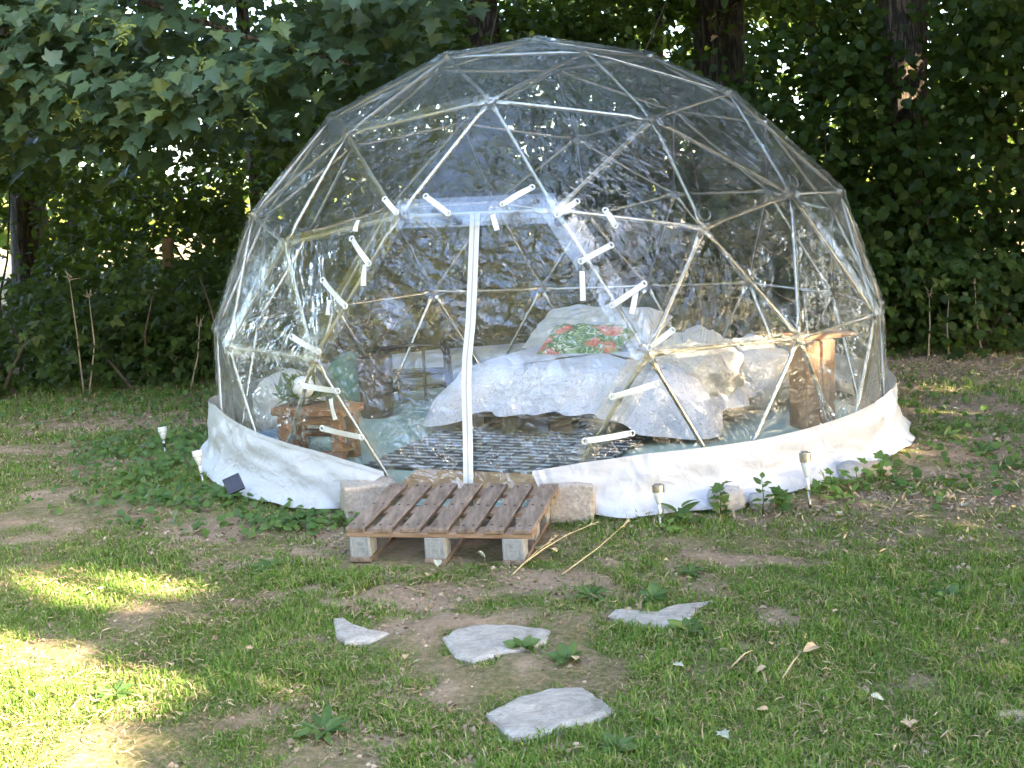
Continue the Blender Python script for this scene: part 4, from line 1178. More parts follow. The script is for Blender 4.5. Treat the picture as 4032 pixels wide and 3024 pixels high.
def strap(a, b, w, sag):
    n = 8; V = []; F = []; n_ = out_dir((a + b) / 2); d = unit(b - a); s = np.cross(d, n_)
    for i in range(n + 1):
        t = i / n; c = a + (b - a) * t + n_ * (.028 + sag * math.sin(PI * t)); tw = .25 * math.sin(3 * t + a[0] * 9)
        x = s * math.cos(tw) + n_ * math.sin(tw)
        for sg, th in ((-1, 0), (1, 0), (1, -.0025), (-1, -.0025)): V.append(c + x * (w * sg) + n_ * th)
        if i:
            q = 4 * i
            for k in range(4): F.append((q - 4 + k, q - 4 + (k + 1) % 4, q + (k + 1) % 4, q + k))
    F += [(0, 3, 2, 1), (4 * n, 4 * n + 1, 4 * n + 2, 4 * n + 3)]
    return MB().add(V, F)
for (p, q) in STR:
    a, b = on_dome(*p), on_dome(*q)
    o = strap(a, b, .0135, .010).build('lacing_strap', M_white, dome)
    for e in (a, b):
        n_ = out_dir(e); MB().torus(e + n_ * .030, .012, .0045, n_, 12, 6).build('eyelet', M_white, o, True)
for p, q in HANG:
    a, b = on_dome(*p), on_dome(*q); strap(a, b, .0125, .004).build('loose_strap', M_white, dome)

# white skirt -------------------------------------------------------
sk_az = np.radians([-180, -165, -154, -137, -123, -116, -113.0]); sk_h = np.array([.29, .34, .37, .30, .25, .205, .18])
sk_az2 = np.radians([-92.7, -86, -78, -61, -52, -38, -26, 0, 90, 180]); sk_h2 = np.array([.19, .22, .24, .24, .25, .27, .29, .28, .27, .29])
bt_az = np.radians([-180, -170, -157, -146, -136, -127, -118, -91, -87, -81, -75, -68, -56, -44, -23, 0, 90, 180])
bt_r = np.array([2.11, 2.12, 2.10, 2.12, 2.13, 2.14, 2.04, 1.99, 2.02, 2.15, 2.11, 2.13, 2.10, 2.10, 2.12, 2.10, 2.1, 2.12])
V = []; F = []; NA, NR = 420, 13
a0, a1 = math.radians(-92.7), math.radians(360 - 113)
base_r = lambda az: 2.005
for i in range(NA + 1):
    az = a0 + (a1 - a0) * i / NA
    aw = (az + PI) % (2 * PI) - PI
    left = aw < math.radians(-112)
    h = float(np.interp(aw, sk_az, sk_h)) if left else float(np.interp(aw, sk_az2, sk_h2))
    rb = float(np.interp(aw, bt_az, bt_r)) + .022 * noise.noise(Vector((aw * 6, 0, 5.)))
    for j in range(NR + 1):
        t = j / NR
        azz = aw
        if left: azz = aw - math.radians(6.5) * t * max(0, (aw - math.radians(-124)) / math.radians(11)) if aw > math.radians(-124) else aw
        else: azz = aw + math.radians(2.0) * t * max(0, 1 - (aw - a0) / .2) if aw < a0 + .2 else aw
        flare = max(0, (t - .62) / .38)
        r_ = 2.025 + (rb - 2.025) * (.25 * t + .75 * flare ** 1.6)
        z0 = float(terrain(rb * math.cos(azz), rb * math.sin(azz))) + .010
        z = z0 + (h - z0) * (1 - t) * (1 - .25 * flare) + .012 * flare * abs(noise.noise(Vector((azz * 9, t, 2.))))
        fold = (.018 * noise.noise(Vector((azz * 5.5 + t * 1.2, t * 1.5, 1.))) + .013 * noise.noise(Vector((azz * 13 - t * 2.5, t * 3, 6.))) + .012 * (1 - 2 * abs(noise.noise(Vector((azz * 6 + t * 2.2, t * 2.4 - azz * 2, 9.))))) ) * min(1, t * 5)
        V.append(((r_ + fold) * math.cos(azz), (r_ + fold) * math.sin(azz), z + fold * .25 * (t < .9)))
        if i and j: q = i * (NR + 1) + j; F.append((q - NR - 2, q - NR - 1, q, q - 1))
sk = MB().add(V, F).build('skirt', M_skirt, dome, True)
V2 = []; F2 = []
for i in range(NA + 1):
    p = np.array(V[i * (NR + 1)]); n_ = np.array([p[0], p[1], 0]) / math.hypot(p[0], p[1])
    V2 += [p + n_ * .004 + np.array([0, 0, .012]), p + n_ * .006 + np.array([0, 0, -.010])]
    if i: q = 2 * i; F2.append((q - 2, q - 1, q + 1, q))
MB().add(V2, F2).build('skirt_hem', M_skirt, sk, True)

# ------------------------------------------------------------------ inside the dome
MB().lathe([(0, -.02), (1.93, -.02), (1.93, .012), (0, .0125)], (0, 0, 0), 60).build('floor_mat', M_mat)
tag(bpy.data.objects['floor_mat'], 'pale turquoise groundsheet covering the floor of the dome', 'floor mat')


def quad_slab(name, mat, c4, z, th, label, cat):
    c4 = np.array(c4, float); cen = c4.mean(0); x = unit(c4[1] - c4[0]); ang = math.atan2(x[1], x[0])
    o = thing(name, label, cat, (cen[0], cen[1], z), rotz=ang) if False else None
    ca, sa = math.cos(-ang), math.sin(-ang)
    L2 = [((p[0] - cen[0]) * ca - (p[1] - cen[1]) * sa, (p[0] - cen[0]) * sa + (p[1] - cen[1]) * ca) for p in c4]
    n = 12; V = []; F = []
    for i in range(n + 1):
        for j in range(n + 1):
            u, v = i / n, j / n
            p = np.array(L2[0]) * (1 - u) * (1 - v) + np.array(L2[1]) * u * (1 - v) + np.array(L2[2]) * u * v + np.array(L2[3]) * (1 - u) * v
            V.append((p[0], p[1], th + (.003 * noise.noise(Vector((p[0] * 5, p[1] * 5, z))) if th < .012 else 0)))
    for i in range(n):
        for j in range(n): q = i * (n + 1) + j; F.append((q, q + n + 1, q + n + 2, q + 1))
    m = MB().add(V, F)
    ring = [i * (n + 1) for i in range(n + 1)] + [n * (n + 1) + j for j in range(1, n + 1)] + [i * (n + 1) + n for i in range(n - 1, -1, -1)] + [j for j in range(n - 1, 0, -1)]
    b0 = len(m.v); m.v += [(m.v[k][0], m.v[k][1], 0.0) for k in ring]
    for k in range(len(ring)): k2 = (k + 1) % len(ring); m.f.append((ring[k], ring[k2], b0 + k2, b0 + k))
    ob = m.build(name, mat); ob.location = (cen[0], cen[1], z); ob.rotation_euler = (0, 0, ang)
    return tag(ob, label, cat)


quad_slab('wooden_board', M_osb, [(-.82, -1.66), (.02, -1.84), (.20, -1.12), (-.68, -.93)], .013, .015, 'tan wooden board just inside the doorway under the rug', 'board')
quad_slab('rug', M_rug, [(-1.02, -.98), (.16, -1.44), (.56, -.50), (-.66, -.03)], .029, .008, 'black rug with rows of white dashes in front of the bed', 'rug')

# bed -----------------------------------------------------------------
bx = unit(np.array([.90, -.436, 0])); by = np.array([-bx[1], bx[0], 0]); B0 = np.array([-.62, -.02, .014])
BW, BD = 1.48, 1.45
bp = lambda a, b, z: B0 + bx * a + by * b + np.array([0, 0, z])
Rb = np.stack([bx, by, np.array([0, 0, 1.])], -1)
bed = thing('bed', 'low bed on wooden pallets covered with a white speckled blanket', 'bed', B0)
for a in (.10, .74, 1.38): MB().box(bp(a, BD / 2, .011), (.10, BD, .022), Rb, .003).build('pallet_skid', M_pallet, bed)
for a in (.10, .74, 1.38):
    for b in (.07, .72, 1.37): MB().box(bp(a, b, .061), (.145, .10, .078), Rb, .003).build('pallet_block', M_palletb, bed)
for b in (.05, .72, 1.39): MB().box(bp(BW / 2, b, .111), (BW, .10, .020), Rb, .003).build('pallet_cross_board', M_palletb, bed)
for k in range(9): MB().box(bp(.06 + k * (BW - .12) / 8, BD / 2, .131), (.10, BD, .018), Rb, .003).build('pallet_slat', M_pallet, bed)
MB().box(bp(BW / 2, BD / 2, .24), (BW - .02, BD - .02, .19), Rb, .04).build('mattress', M_mattress, bed)
# blanket: sweep a drape profile round the mattress edge, closed over the top
per = []; rc = .16
for cx_, cy_, a0_ in ((rc, rc, PI), (BW - rc, rc, 1.5 * PI), (BW - rc, BD - rc, 0), (rc, BD - rc, .5 * PI)):
    for k in range(14): w = a0_ + k / 13 * PI / 2; per.append((cx_ + rc * math.cos(w), cy_ + rc * math.sin(w), math.cos(w), math.sin(w)))
dense = []
for k in range(len(per)):
    p, q = np.array(per[k]), np.array(per[(k + 1) % len(per)]); L_ = np.linalg.norm(p[:2] - q[:2]); m_ = max(1, int(L_ / .03))
    for s in range(m_): v = p + (q - p) * s / m_; dense.append(v)
V = []; F = []; prof = [(-.30, .400), (-.16, .405), (-.07, .398), (-.02, .375), (.025, .325), (.045, .26), (.05, .21), (.06, None)]
ns = len(dense)
for j, (o_, z) in enumerate(prof):
    for i, (x, y, nx, ny) in enumerate(dense):
        zz = z
        if z is None:
            zz = .165 + .012 * math.sin(x * 9)
            sm = lambda q: min(1, max(0, q)) ** 2 * (3 - 2 * min(1, max(0, q)))
            zz = .05 + (zz - .05) * sm(x / .38)
            if y < .35: zz = .03 + (zz - .03) * sm((BW - .02 - x) / .36)
            elif x > BW - .1: zz = .12
        w = .035 * noise.noise(Vector((x * 5, y * 5, j * .35))) * (j > 2) + .012 * noise.noise(Vector((x * 14, y * 14, j * .3)))
        oo = o_ + w * 1.0 + (.03 * math.sin(x * 17 + y * 13) if j > 4 else 0) + (.022 * (j - 5) * math.sin(x * 30) if j > 5 else 0) + (.034 * (j - 4) if j > 4 else 0)
        V.append(bp(x + nx * oo, y + ny * oo, zz - .014 * (z is not None) + .01 * noise.noise(Vector((x * 6, y * 6, 4.)))))
for j in range(len(prof) - 1):
    for i in range(ns): k = (i + 1) % ns; F.append((j * ns + i, j * ns + k, (j + 1) * ns + k, (j + 1) * ns + i)[::-1])
cidx = len(V); V.append(bp(BW / 2, BD / 2, .40)); F += [(i, (i + 1) % ns, cidx) for i in range(ns)]
bl = MB().add(V, F).build('blanket', M_blanket, None, True)
tag(bl, 'white fleece blanket with dark specks draped over the bed, one corner hanging to the floor', 'blanket')


def pillow(name, mat, c, size, rot, label, cat, n=22, rough=.0, seed=0., pw=.55):
    V = []; F = []
    R = np.array(Matrix.Rotation(rot[2], 3, 'Z') @ Matrix.Rotation(rot[1], 3, 'Y') @ Matrix.Rotation(rot[0], 3, 'X'))
    for sgn in (1, -1):
        o_ = len(V)
        for i in range(n + 1):
            for j in range(n + 1):
                x, y = 2 * i / n - 1, 2 * j / n - 1
                hgt = max(0, (1 - x ** 4) * (1 - y ** 4)) ** pw
                pin = 1 - .10 * (x * x * (1 - y * y) * 0 + y * y * (1 - x * x)) 
                p = np.array([x * size[0] / 2 * (1 - .07 * (1 - y * y) * 0 - .06 * x * x * (1 - y * y)), y * size[1] / 2 * (1 - .06 * y * y * (1 - x * x)), sgn * hgt * size[2] / 2])
                p += rough * np.array([noise.noise(Vector((x * 3 + seed, y * 3, sgn))), noise.noise(Vector((x * 3, y * 3 + seed, sgn + 4))), noise.noise(Vector((x * 4 + seed, y * 4, sgn + 8)))]) * (1 if hgt > .01 else .0)
                V.append(R @ p)
        for i in range(n):
            for j in range(n): q = o_ + i * (n + 1) + j; f = (q, q + n + 1, q + n + 2, q + 1); F.append(f if sgn > 0 else f[::-1])
    o = MB().add(V, F).build(name, mat, None, True); o.location = c
    return tag(o, label, cat)


def mound(name, mat, c, rad, label, cat, amp=.18, fr=2.2, seed=0., sub=4, flat=.0):
    bm = bmesh.new(); bmesh.ops.create_icosphere(bm, subdivisions=sub, radius=1)
    V = []; bm.verts.index_update()
    for v in bm.verts:
        p = np.array(v.co); s = 1 + amp * noise.noise(Vector(p * fr) + Vector((seed, 0, 0))) + amp * .5 * noise.noise(Vector(p * fr * 2.7) + Vector((0, seed, 0)))
        q = p * s * np.asarray(rad)
        q[2] = max(q[2], -rad[2] * .8)
        V.append(q)
    F = [tuple(w.index for w in f.verts) for f in bm.faces]; bm.free()
    o = MB().add(V, F).build(name, mat, None, True); o.location = c
    return tag(o, label, cat)


pc = bp(.72, 1.12, 0)
pillow('pillow', M_greycush, (.34, .95, .47), (.95, .46, .28), (.38, 0, -.45), 'plain grey pillow propped up behind the floral cushion', 'pillow', rough=.02)
pillow('floral_cushion', M_floral, (.24, .52, .46), (.58, .38, .12), (.42, .02, -.42), 'cushion with a red and green flower print lying on the bed', 'cushion', rough=.015, seed=3)
mound('sheepskin', M_fleece, (.90, -.02, .335), (.27, .42, .23), 'shaggy white sheepskin heaped on the right end of the bed with a sunlit streak', 'sheepskin', .22, 3.0, 2.)
mound('rumpled_cushion', M_whitecush, (1.27, .42, .20), (.30, .30, .25), 'big crumpled white cushion on the floor between bed and timber post', 'cushion', .22, 2.6, 5.)
mound('bean_bag', M_greycush, (-1.62, .10, .19), (.22, .34, .23), 'large pale grey bean bag at the left wall of the dome', 'bean bag', .12, 1.8, 7.)
mound('folded_cloth', M_bluecloth, (-1.60, -.40, .07), (.18, .20, .07), 'blue folded cloth on the floor behind the wooden stool', 'cloth', .15, 2.5, 8.)

# stool with bowl and globe
sc_ = np.array([-1.31, -.66, .013])
stool = thing('wooden_stool', 'small reddish brown wooden stool near the left of the doorway', 'stool', sc_)
Rs = np.array(Matrix.Rotation(-.35, 3, 'Z'))
loc = lambda a, b, z: sc_ + Rs @ np.array([a, b, z])
MB().box(loc(0, 0, .285), (.46, .26, .045), Rs, .008).build('top', M_brownwood, stool)
for a in (-.17, .17):
    for b in (-.085, .085): MB().box(loc(a, b, .13), (.065, .05, .265), Rs, .006).build('leg', M_brownwood, stool)
    MB().box(loc(a, 0, .07), (.04, .12, .045), Rs, .004).build('side_rail', M_brownwood, stool)
MB().box(loc(0, -.085, .035), (.275, .035, .05), Rs, .004).build('front_rail', M_brownwood, stool)
MB().box(loc(0, .085, .13), (.275, .03, .04), Rs, .004).build('back_rail', M_brownwood, stool)
MB().box(loc(0, -.085, .235), (.275, .025, .05), Rs, .004).build('apron', M_brownwood, stool)
bc = loc(-.10, .0, .309)
bw = thing('plant_bowl', 'dark low bowl with spiky green plants on the stool', 'plant bowl', bc)
MB().lathe([(0, 0), (.06, 0), (.085, .03), (.08, .045), (.07, .04), (0, .038)], bc, 20).build('bowl', M_bowl, bw, True)
nb = 60; P = bc + np.stack([rng.normal(0, .03, nb), rng.normal(.02, .03, nb), np.full(nb, .03)], -1)
o = scatter('leaves', LONG_T, frames(rng.normal(0, 1, (nb, 3)), np.stack([rng.normal(0, .5, nb), rng.normal(.2, .4, nb), np.ones(nb)], -1), .10 + .1 * rng.random(nb)), P, M_herb, bw); o['kind'] = 'stuff'
gc = bc + np.array([.02, -.02, .1])
gl_ = thing('globe_lamp', 'white ball lamp sitting in the dark bowl on the stool', 'lamp', gc - np.array([0, 0, .06]))
MB().lathe([(.064 * math.sin(k / 14 * PI), -.064 * math.cos(k / 14 * PI)) for k in range(15)], gc, 24).build('globe', M_globe, gl_, True)
MB().lathe([(0, -.07), (.03, -.07), (.03, -.055), (0, -.055)], gc, 14).build('base_ring', M_black, gl_)

# timber post with board on top
tc_ = np.array([1.52, -.36, .013])
tb = thing('timber_block', 'upright split timber post used as a side table at the right wall', 'timber post', tc_)
Rt = np.array(Matrix.Rotation(.35, 3, 'Z'))
for sgn, w_ in ((-1, .098), (1, .098)): MB().box(tc_ + Rt @ np.array([sgn * .051, 0, .26]), (w_, .19, .52), Rt, .012).build('half_post', M_timber, tb)
MB().box(tc_ + Rt @ np.array([.08, .04, .5325]), (.36, .22, .025), Rt, .005).build('table_board', M_redwood, tb)

# metal chair, basket, green box behind
cc = np.array([-.93, 1.02, .013]); ch = thing('metal_chair', 'black tubular metal chair at the back of the dome by the bed', 'chair', cc)
bar = lambda pts, r=.011: MB().tube([cc + np.array(p) for p in pts], r, 8)
bar([(-.22, -.1, 0), (-.22, -.06, .40)]).build('leg', M_black, ch, True); bar([(.22, -.1, 0), (.22, -.06, .40)]).build('leg', M_black, ch, True)
bar([(-.24, .28, 0), (-.22, .24, .38)]).build('leg', M_black, ch, True); bar([(.24, .28, 0), (.22, .24, .38)]).build('leg', M_black, ch, True)
bar([(-.24, -.10, .15), (-.25, -.14, .33), (-.2, -.16, .42), (0, -.17, .44), (.2, -.16, .42), (.25, -.14, .33), (.24, -.10, .15)], .013).build('back_frame', M_black, ch, True)
bar([(-.24, -.12, .25), (.24, -.12, .25)]).build('back_rail', M_black, ch, True)
bar([(.08, -.13, .02), (.08, -.14, .43)]).build('back_spindle', M_black, ch, True); bar([(-.1, -.13, .05), (-.1, -.14, .25)]).build('back_spindle', M_black, ch, True)
MB().box(cc + np.array([0, .09, .21]), (.44, .34, .02), None, .006).build('seat', M_black, ch)
kb = np.array([-1.15, .62, .013]); MB().lathe([(0, 0), (.10, 0), (.115, .12), (.12, .40), (.105, .40), (.10, .03), (0, .03)], kb, 22).build('wicker_basket', M_wick, None, True)
tag(bpy.data.objects['wicker_basket'], 'tall dark brown wicker basket left of the bed', 'basket')
mound('green_blanket', M_green, (-1.36, .72, .19), (.16, .22, .24), 'dark green folded blanket left of the wicker basket', 'blanket', .14, 1.6, 3.)

# ------------------------------------------------------------------ pallet step
pal_c = np.array([-.43, -2.28, 0.0])
pal = thing('pallet', 'brown wooden pallet laid in front of the door as a step', 'pallet', pal_c)
FL, FR, BL, BR = np.array([-.877, -2.538, .110]), np.array([-.094, -2.689, .110]), np.array([-.722, -1.915, .146]), np.array([-.01, -2.028, .146])
px_ = unit(FR - FL); py_ = unit((BL - FL) + (BR - FR)); py_ = unit(py_ - px_ * (py_ @ px_)); pz_ = np.cross(px_, py_)
Rp = np.stack([px_, py_, pz_], -1); PW = np.linalg.norm(FR - FL); PD = .645
O_ = FL.copy()
pp_ = lambda a, b, z: O_ + px_ * a + py_ * b + pz_ * z
# shear: the slats run a little askew towards the door
sk_dir = unit((BL - FL) + (BR - FR)); Rsl = np.stack([unit(np.cross(sk_dir, pz_)), sk_dir, pz_], -1)
spx = lambda a, b, z: O_ + px_ * a + sk_dir * b + pz_ * z
sw = .084
for k in range(7):
    a = sw / 2 + k * (PW - sw) / 6
    s_ = MB().box(spx(a, PD / 2 + rng.uniform(-.006, .006), -.010 + rng.uniform(-.0015, .0015)), (sw + rng.uniform(-.004, .004), PD, .020), Rsl, .003).build('slat', M_pallet, pal)
    nl = []
    for b in (.05, PD / 2, PD - .05):
        for da in (-.02, .022): MB().lathe([(0, 0), (.006, 0), (.006, .0015), (0, .002)], spx(a + da, b + rng.uniform(-.012, .012), .0002), 8, pz_).build('nail', M_nail, s_)
for b in (.052, PD / 2, PD - .052): MB().box(spx(PW / 2, b, -.0315), (PW, .092, .021), Rsl, .003).build('cross_board', M_palletb, pal)
for k, X in enumerate((758, 920, 1088)):
    fp = at_z(X + 32, 1193, -.018)
    a = (fp - O_) @ px_
    bm_ = []
    for j, b in enumerate((.055, PD / 2, PD - .055)):
        # front blocks stand on the skid, pressed grey board
        top = spx(a, b, -.0425); zb_ = float(terrain(top[0], top[1])) + .012
        hh = top[2] - zb_
        c = top - np.array([0, 0, hh / 2])
        blk = MB().box(c, (.088, .094, hh), Rsl, .003).build('block', M_block, pal)
        if j == 0:   # the mark pressed into the end face
            fx = Rsl[:, 0]; fz = np.array([0, 0, 1.]); f0 = c - Rsl[:, 1] * .0485
            mk = MB()
            mk.box(f0 + fx * -.020, (.006, .003, hh * .62), Rsl)
            mk.box(f0 + fz * hh * .29 + fx * .002, (.036, .003, .006), Rsl); mk.box(f0 + fz * 0 + fx * .002, (.036, .003, .006), Rsl)
            mk.box(f0 + fx * .021 + fz * hh * .15, (.006, .003, hh * .30), Rsl); mk.box(f0 + fx * .017 - fz * hh * .17, (.006, .003, hh * .30), Rsl)
            mk.box(f0 + fx * -.036, (.004, .003, hh * .92), Rsl); mk.box(f0 + fx * .036, (.004, .003, hh * .92), Rsl)
            o = mk.build('pressed_mark', M_block, blk); o['kind'] = 'stuff'
    p0 = spx(a, .005, 0); p1 = spx(a, PD - .005, 0)
    for p in (p0, p1): p[2] = float(terrain(p[0], p[1]))
    d_ = unit(p1 - p0); sR = np.stack([unit(np.cross(d_, [0, 0, 1])), d_, np.cross(unit(np.cross(d_, [0, 0, 1])), d_)], -1)
    MB().box((p0 + p1) / 2 + np.array([0, 0, .001]), (.092, np.linalg.norm(p1 - p0), .022), sR, .003).build('skid', M_pallet, pal)

for X, Y, r_, h_, lab in ((1148, 1140, .045, .092, 'dark plastic pot under the right front of the pallet'), (1176, 1112, .045, .12, 'dark plastic pot under the back right corner of the pallet')):
    c = gnd(X, Y); t = thing('plastic_pot', lab, 'pot', c)
    MB().lathe([(0, h_), (r_ * .82, h_), (r_ * .98, .016), (r_ * 1.1, .014), (r_ * 1.1, 0), (0, 0)], c, 22).build('pot_wall', M_bluebk, t, True)
    MB().lathe([(r_ * .80, h_), (r_ * .86, h_), (r_ * .88, h_ * .86), (r_ * .82, h_ * .86)], c, 22).build('foot_rim', M_bluebk, t, True)

# ------------------------------------------------------------------ rocks
def rock(name, mat, px_c, size, label, cat='rock', rot=0, seed=0., boxy=.6, amp=.10, sink=.02, group=None, shift=.0):
    c = gnd(*px_c)
    bm = bmesh.new(); bmesh.ops.create_cube(bm, size=2); bmesh.ops.subdivide_edges(bm, edges=bm.edges[:], cuts=13, use_grid_fill=True)
    V = []; bm.verts.index_update()
    R = np.array(Matrix.Rotation(rot, 3, 'Z'))
    for v in bm.verts:
        p = np.array(v.co); sp = unit(p) * 1.15; q = p * boxy + sp * (1 - boxy)
        q = q * (1 + amp * noise.noise(Vector(p * 1.1) + Vector((seed, seed, 0))) + amp * .45 * noise.noise(Vector(p * 2.9) + Vector((0, seed, 3))) + amp * .16 * noise.noise(Vector(p * 8) + Vector((0, seed, 3))))
        V.append(R @ (q * np.asarray(size) / 2) + np.array([0, 0, size[2] / 2 - sink]))
    F = [tuple(w.index for w in f.verts) for f in bm.faces]; bm.free()
    o = MB().add(V, F).build(name, mat, None, True); o.location = c + np.array([0, size[1] * .5 - shift, 0])
    return tag(o, label, cat, group)


rock('stone_block', M_granite, (797, 1118), (.25, .18, .185), 'squared rough stone block at the left side of the pallet', 'stone block', .25, 1., .82, .08, shift=.05)
rock('stone_block', M_granite, (1238, 1118), (.205, .17, .185), 'squared brownish stone block at the right side of the pallet', 'stone block', -.1, 4.6, .80, .09, shift=.05)
rock('rock', M_rubble, (1572, 1104), (.155, .12, .115), 'grey lump of rubble behind the lobed seedling', 'rock', .3, 7., .35, .22)
rock('rock', M_rubble, (1652, 1096), (.12, .10, .075), 'low grey rock half hidden behind a weed, between rubble lump and tall lantern', 'rock', .8, 9., .35, .2)
rock('rock', M_rubble, (1840, 1038), (.12, .10, .10), 'round grey rock behind the bright green herb', 'rock', 0, 12., .2, .15)
rock('rock', M_pinkrock, (1895, 1028), (.155, .11, .075), 'flat orange brown rock against the sunlit skirt', 'rock', .2, 14., .35, .12)
rock('rock', M_rubble, (1943, 955), (.08, .10, .075), 'small grey rock at the rightmost end of the skirt', 'rock', .2, 17., .3, .15)
rock('rock', M_pinkrock, (548, 1060), (.12, .10, .085), 'smooth pinkish cobble resting on the skirt beside the solar panel', 'rock', .2, 20., .2, .08)

# stepping stones
SL = {'a': 'small narrow pale flagstone, leftmost of the stepping stones', 'b': 'whitest large flagstone, in the middle of the stepping stones', 'c': 'jagged pale flagstone, farthest right of the stepping stones', 'd': 'large pale flagstone nearest the bottom of the lawn'}
for k, pl in STONES.items():
    pl = np.array(pl); cen = pl.mean(0); z = float(terrain(*cen))
    # refine and roughen the outline
    out_ = []
    for i in range(len(pl)):
        a, b = pl[i], pl[(i + 1) % len(pl)]
        for s in range(6):
            p = a + (b - a) * s / 6; nz = .008 * noise.noise(Vector((p[0] * 30, p[1] * 30, 0.)))
            out_.append(cen + (p - cen) * (1 + nz / (np.linalg.norm(p - cen) + .01)))
    out_ = np.array(out_); n = len(out_); V = []; F = []
    rings = [(1.0, -.04), (1.0, -.003), (.96, .004), (.85, .007), (.6, .008), (.3, .008)]
    for s, h in rings:
        for p in out_:
            q = cen + (p - cen) * s
            V.append((q[0] - cen[0], q[1] - cen[1], float(terrain(*q)) - z + h - .004 + .004 * noise.noise(Vector((q[0] * 9, q[1] * 22, 2.))) * (s < .99)))
    for j in range(len(rings) - 1):
        for i in range(n): i2 = (i + 1) % n; F.append((j * n + i, j * n + i2, (j + 1) * n + i2, (j + 1) * n + i)[::-1])
    V.append((0, 0, .005)); F += [((len(rings) - 1) * n + i, (len(rings) - 1) * n + (i + 1) % n, len(V) - 1)[::-1] for i in range(n)]
    o = MB().add(V, F).build('stepping_stone', M_slab, None, False); o.location = (cen[0], cen[1], z)
    tag(o, SL[k], 'stepping stone', 'stepping stones in the lawn')
# corner stone at the lower right edge
c = gnd(2195, 1550)
rock('rock', M_pinkrock, (2200, 1562), (.10, .07, .035), 'brown stone sunk in the grass at the far right foreground', 'rock', 0, 23., .3, .12, .02)

# ------------------------------------------------------------------ solar lanterns
def lantern(foot, top, label, cap, glass, d=.054, tube_mat=None):
    f = gnd(*foot); dep = (f - CAM) @ FW
    dr = ray(*top); tp_ = CAM + dr * (dep / (dr @ FW))
    ax_ = unit(tp_ - f); L_ = np.linalg.norm(tp_ - f); t = thing('solar_lantern', label, 'garden light', f, 'solar lanterns round the dome')
    at = lambda s: f + ax_ * s
    MB().tube([at(-.04), at(L_ * .33)], [.0065, .0065], 10).build('stake', M_chrome, t, True)
    MB().tube([at(L_ * .33), at(L_ * .55)], [.0088, .0088], 10).build('stake_sleeve', tube_mat or M_white, t, True)
    R_ = d / 2
    MB().lathe([(0, L_ * .555), (.009, L_ * .56), (.012, L_ * .60), (R_ * .72, L_ * .72), (R_ * .86, L_ * .83), (0, L_ * .831)], f, 20, ax_).build('lamp_glass', glass, t, True)
    h = MB().lathe([(0, L_ * .828), (R_, L_ * .83), (R_ * 1.02, L_ * .985), (R_ * .93, L_), (0, L_)], f, 24, ax_).build('cap', cap, t)
    MB().box(at(L_ + .0012), (R_ * 1.2, R_ * 1.2, .002), None).build('solar_cell', M_cell, h)
lantern((1427, 1142), (1421, 1047), 'steel solar lantern nearest the pallet, on the bare edge before the skirt', M_chrome, M_frost)
lantern((1750, 1098), (1738, 977), 'taller steel solar lantern right of the rubble rocks', M_chrome, M_frost, .052)
lantern((358, 985), (350, 922), 'worn whitish solar lantern farthest from the dome among the weeds', M_frostold, M_frostold, .052, M_chrome)
lantern((440, 1046), (425, 973), 'worn whitish solar lantern leaning beside the left skirt', M_frostold, M_frostold, .054)
# small solar panel on a stake
f = gnd(508, 1082); t = thing('solar_spotlight', 'small black solar panel on a stake in front of the left skirt', 'solar panel', f)
MB().tube([f + [0, 0, -.03], f + [.0, .01, .07]], .007, 8).build('stake', M_black, t, True)
Rq = np.array(Matrix.Rotation(-.35, 3, 'Y') @ Matrix.Rotation(.30, 3, 'Z') @ Matrix.Rotation(.95, 3, 'X'))
pc_ = f + np.array([.0, 0, .085])
fr_ = MB().box(pc_, (.088, .095, .014), Rq, .003).build('housing', M_black, t)
for k in range(4): MB().box(pc_ + Rq @ np.array([-.027 + .018 * k, 0, .0075]), (.014, .072, .0015), Rq).build('solar_cell', M_cell, fr_)
for sg in (-1, 1): MB().box(pc_ + Rq @ np.array([0, sg * .043, .008]), (.086, .005, .004), Rq).build('frame_edge', M_bluebk, fr_)

# ------------------------------------------------------------------ small plants
def herb(name, label, foot, n, size, height, mat, tpl, spread=.6, tilt=.6, group=None, r=rng, stem=True, wide=.02):
    f = gnd(*foot); t = thing(name, label, 'plant', f, group); me = tpl_mesh('leaf', tpl, mat)
    if stem: MB().tube([f + [0, 0, -.01], f + [.004, 0, height * .5], f + [-.003, .003, height]], [.003, .0025, .0012], 6).build('stem', M_herb1, t, True)
    for k in range(n):
        az = k * 2.4 + r.uniform(-.4, .4); z = height * (k + .6) / n if stem else .004
        d = np.array([math.cos(az), math.sin(az), tilt * r.uniform(.4, 1.2)])
        nr = np.array([-math.cos(az) * .5, -math.sin(az) * .5 - .3, 1.0]) + r.normal(0, .25, 3)
        M_ = frames(nr[None], d[None], [size * r.uniform(.7, 1.15)])[0]
        o = bpy.data.objects.new('leaf', me); COL.objects.link(o); o.parent = t; m = Matrix.Identity(4)
        b = np.array([math.cos(az) * wide * r.random(), math.sin(az) * wide * r.random(), z])
        for a in range(3):
            for c in range(3): m[a][c] = M_[a][c]
            m[a][3] = b[a]
        o.matrix_local = m
    return t


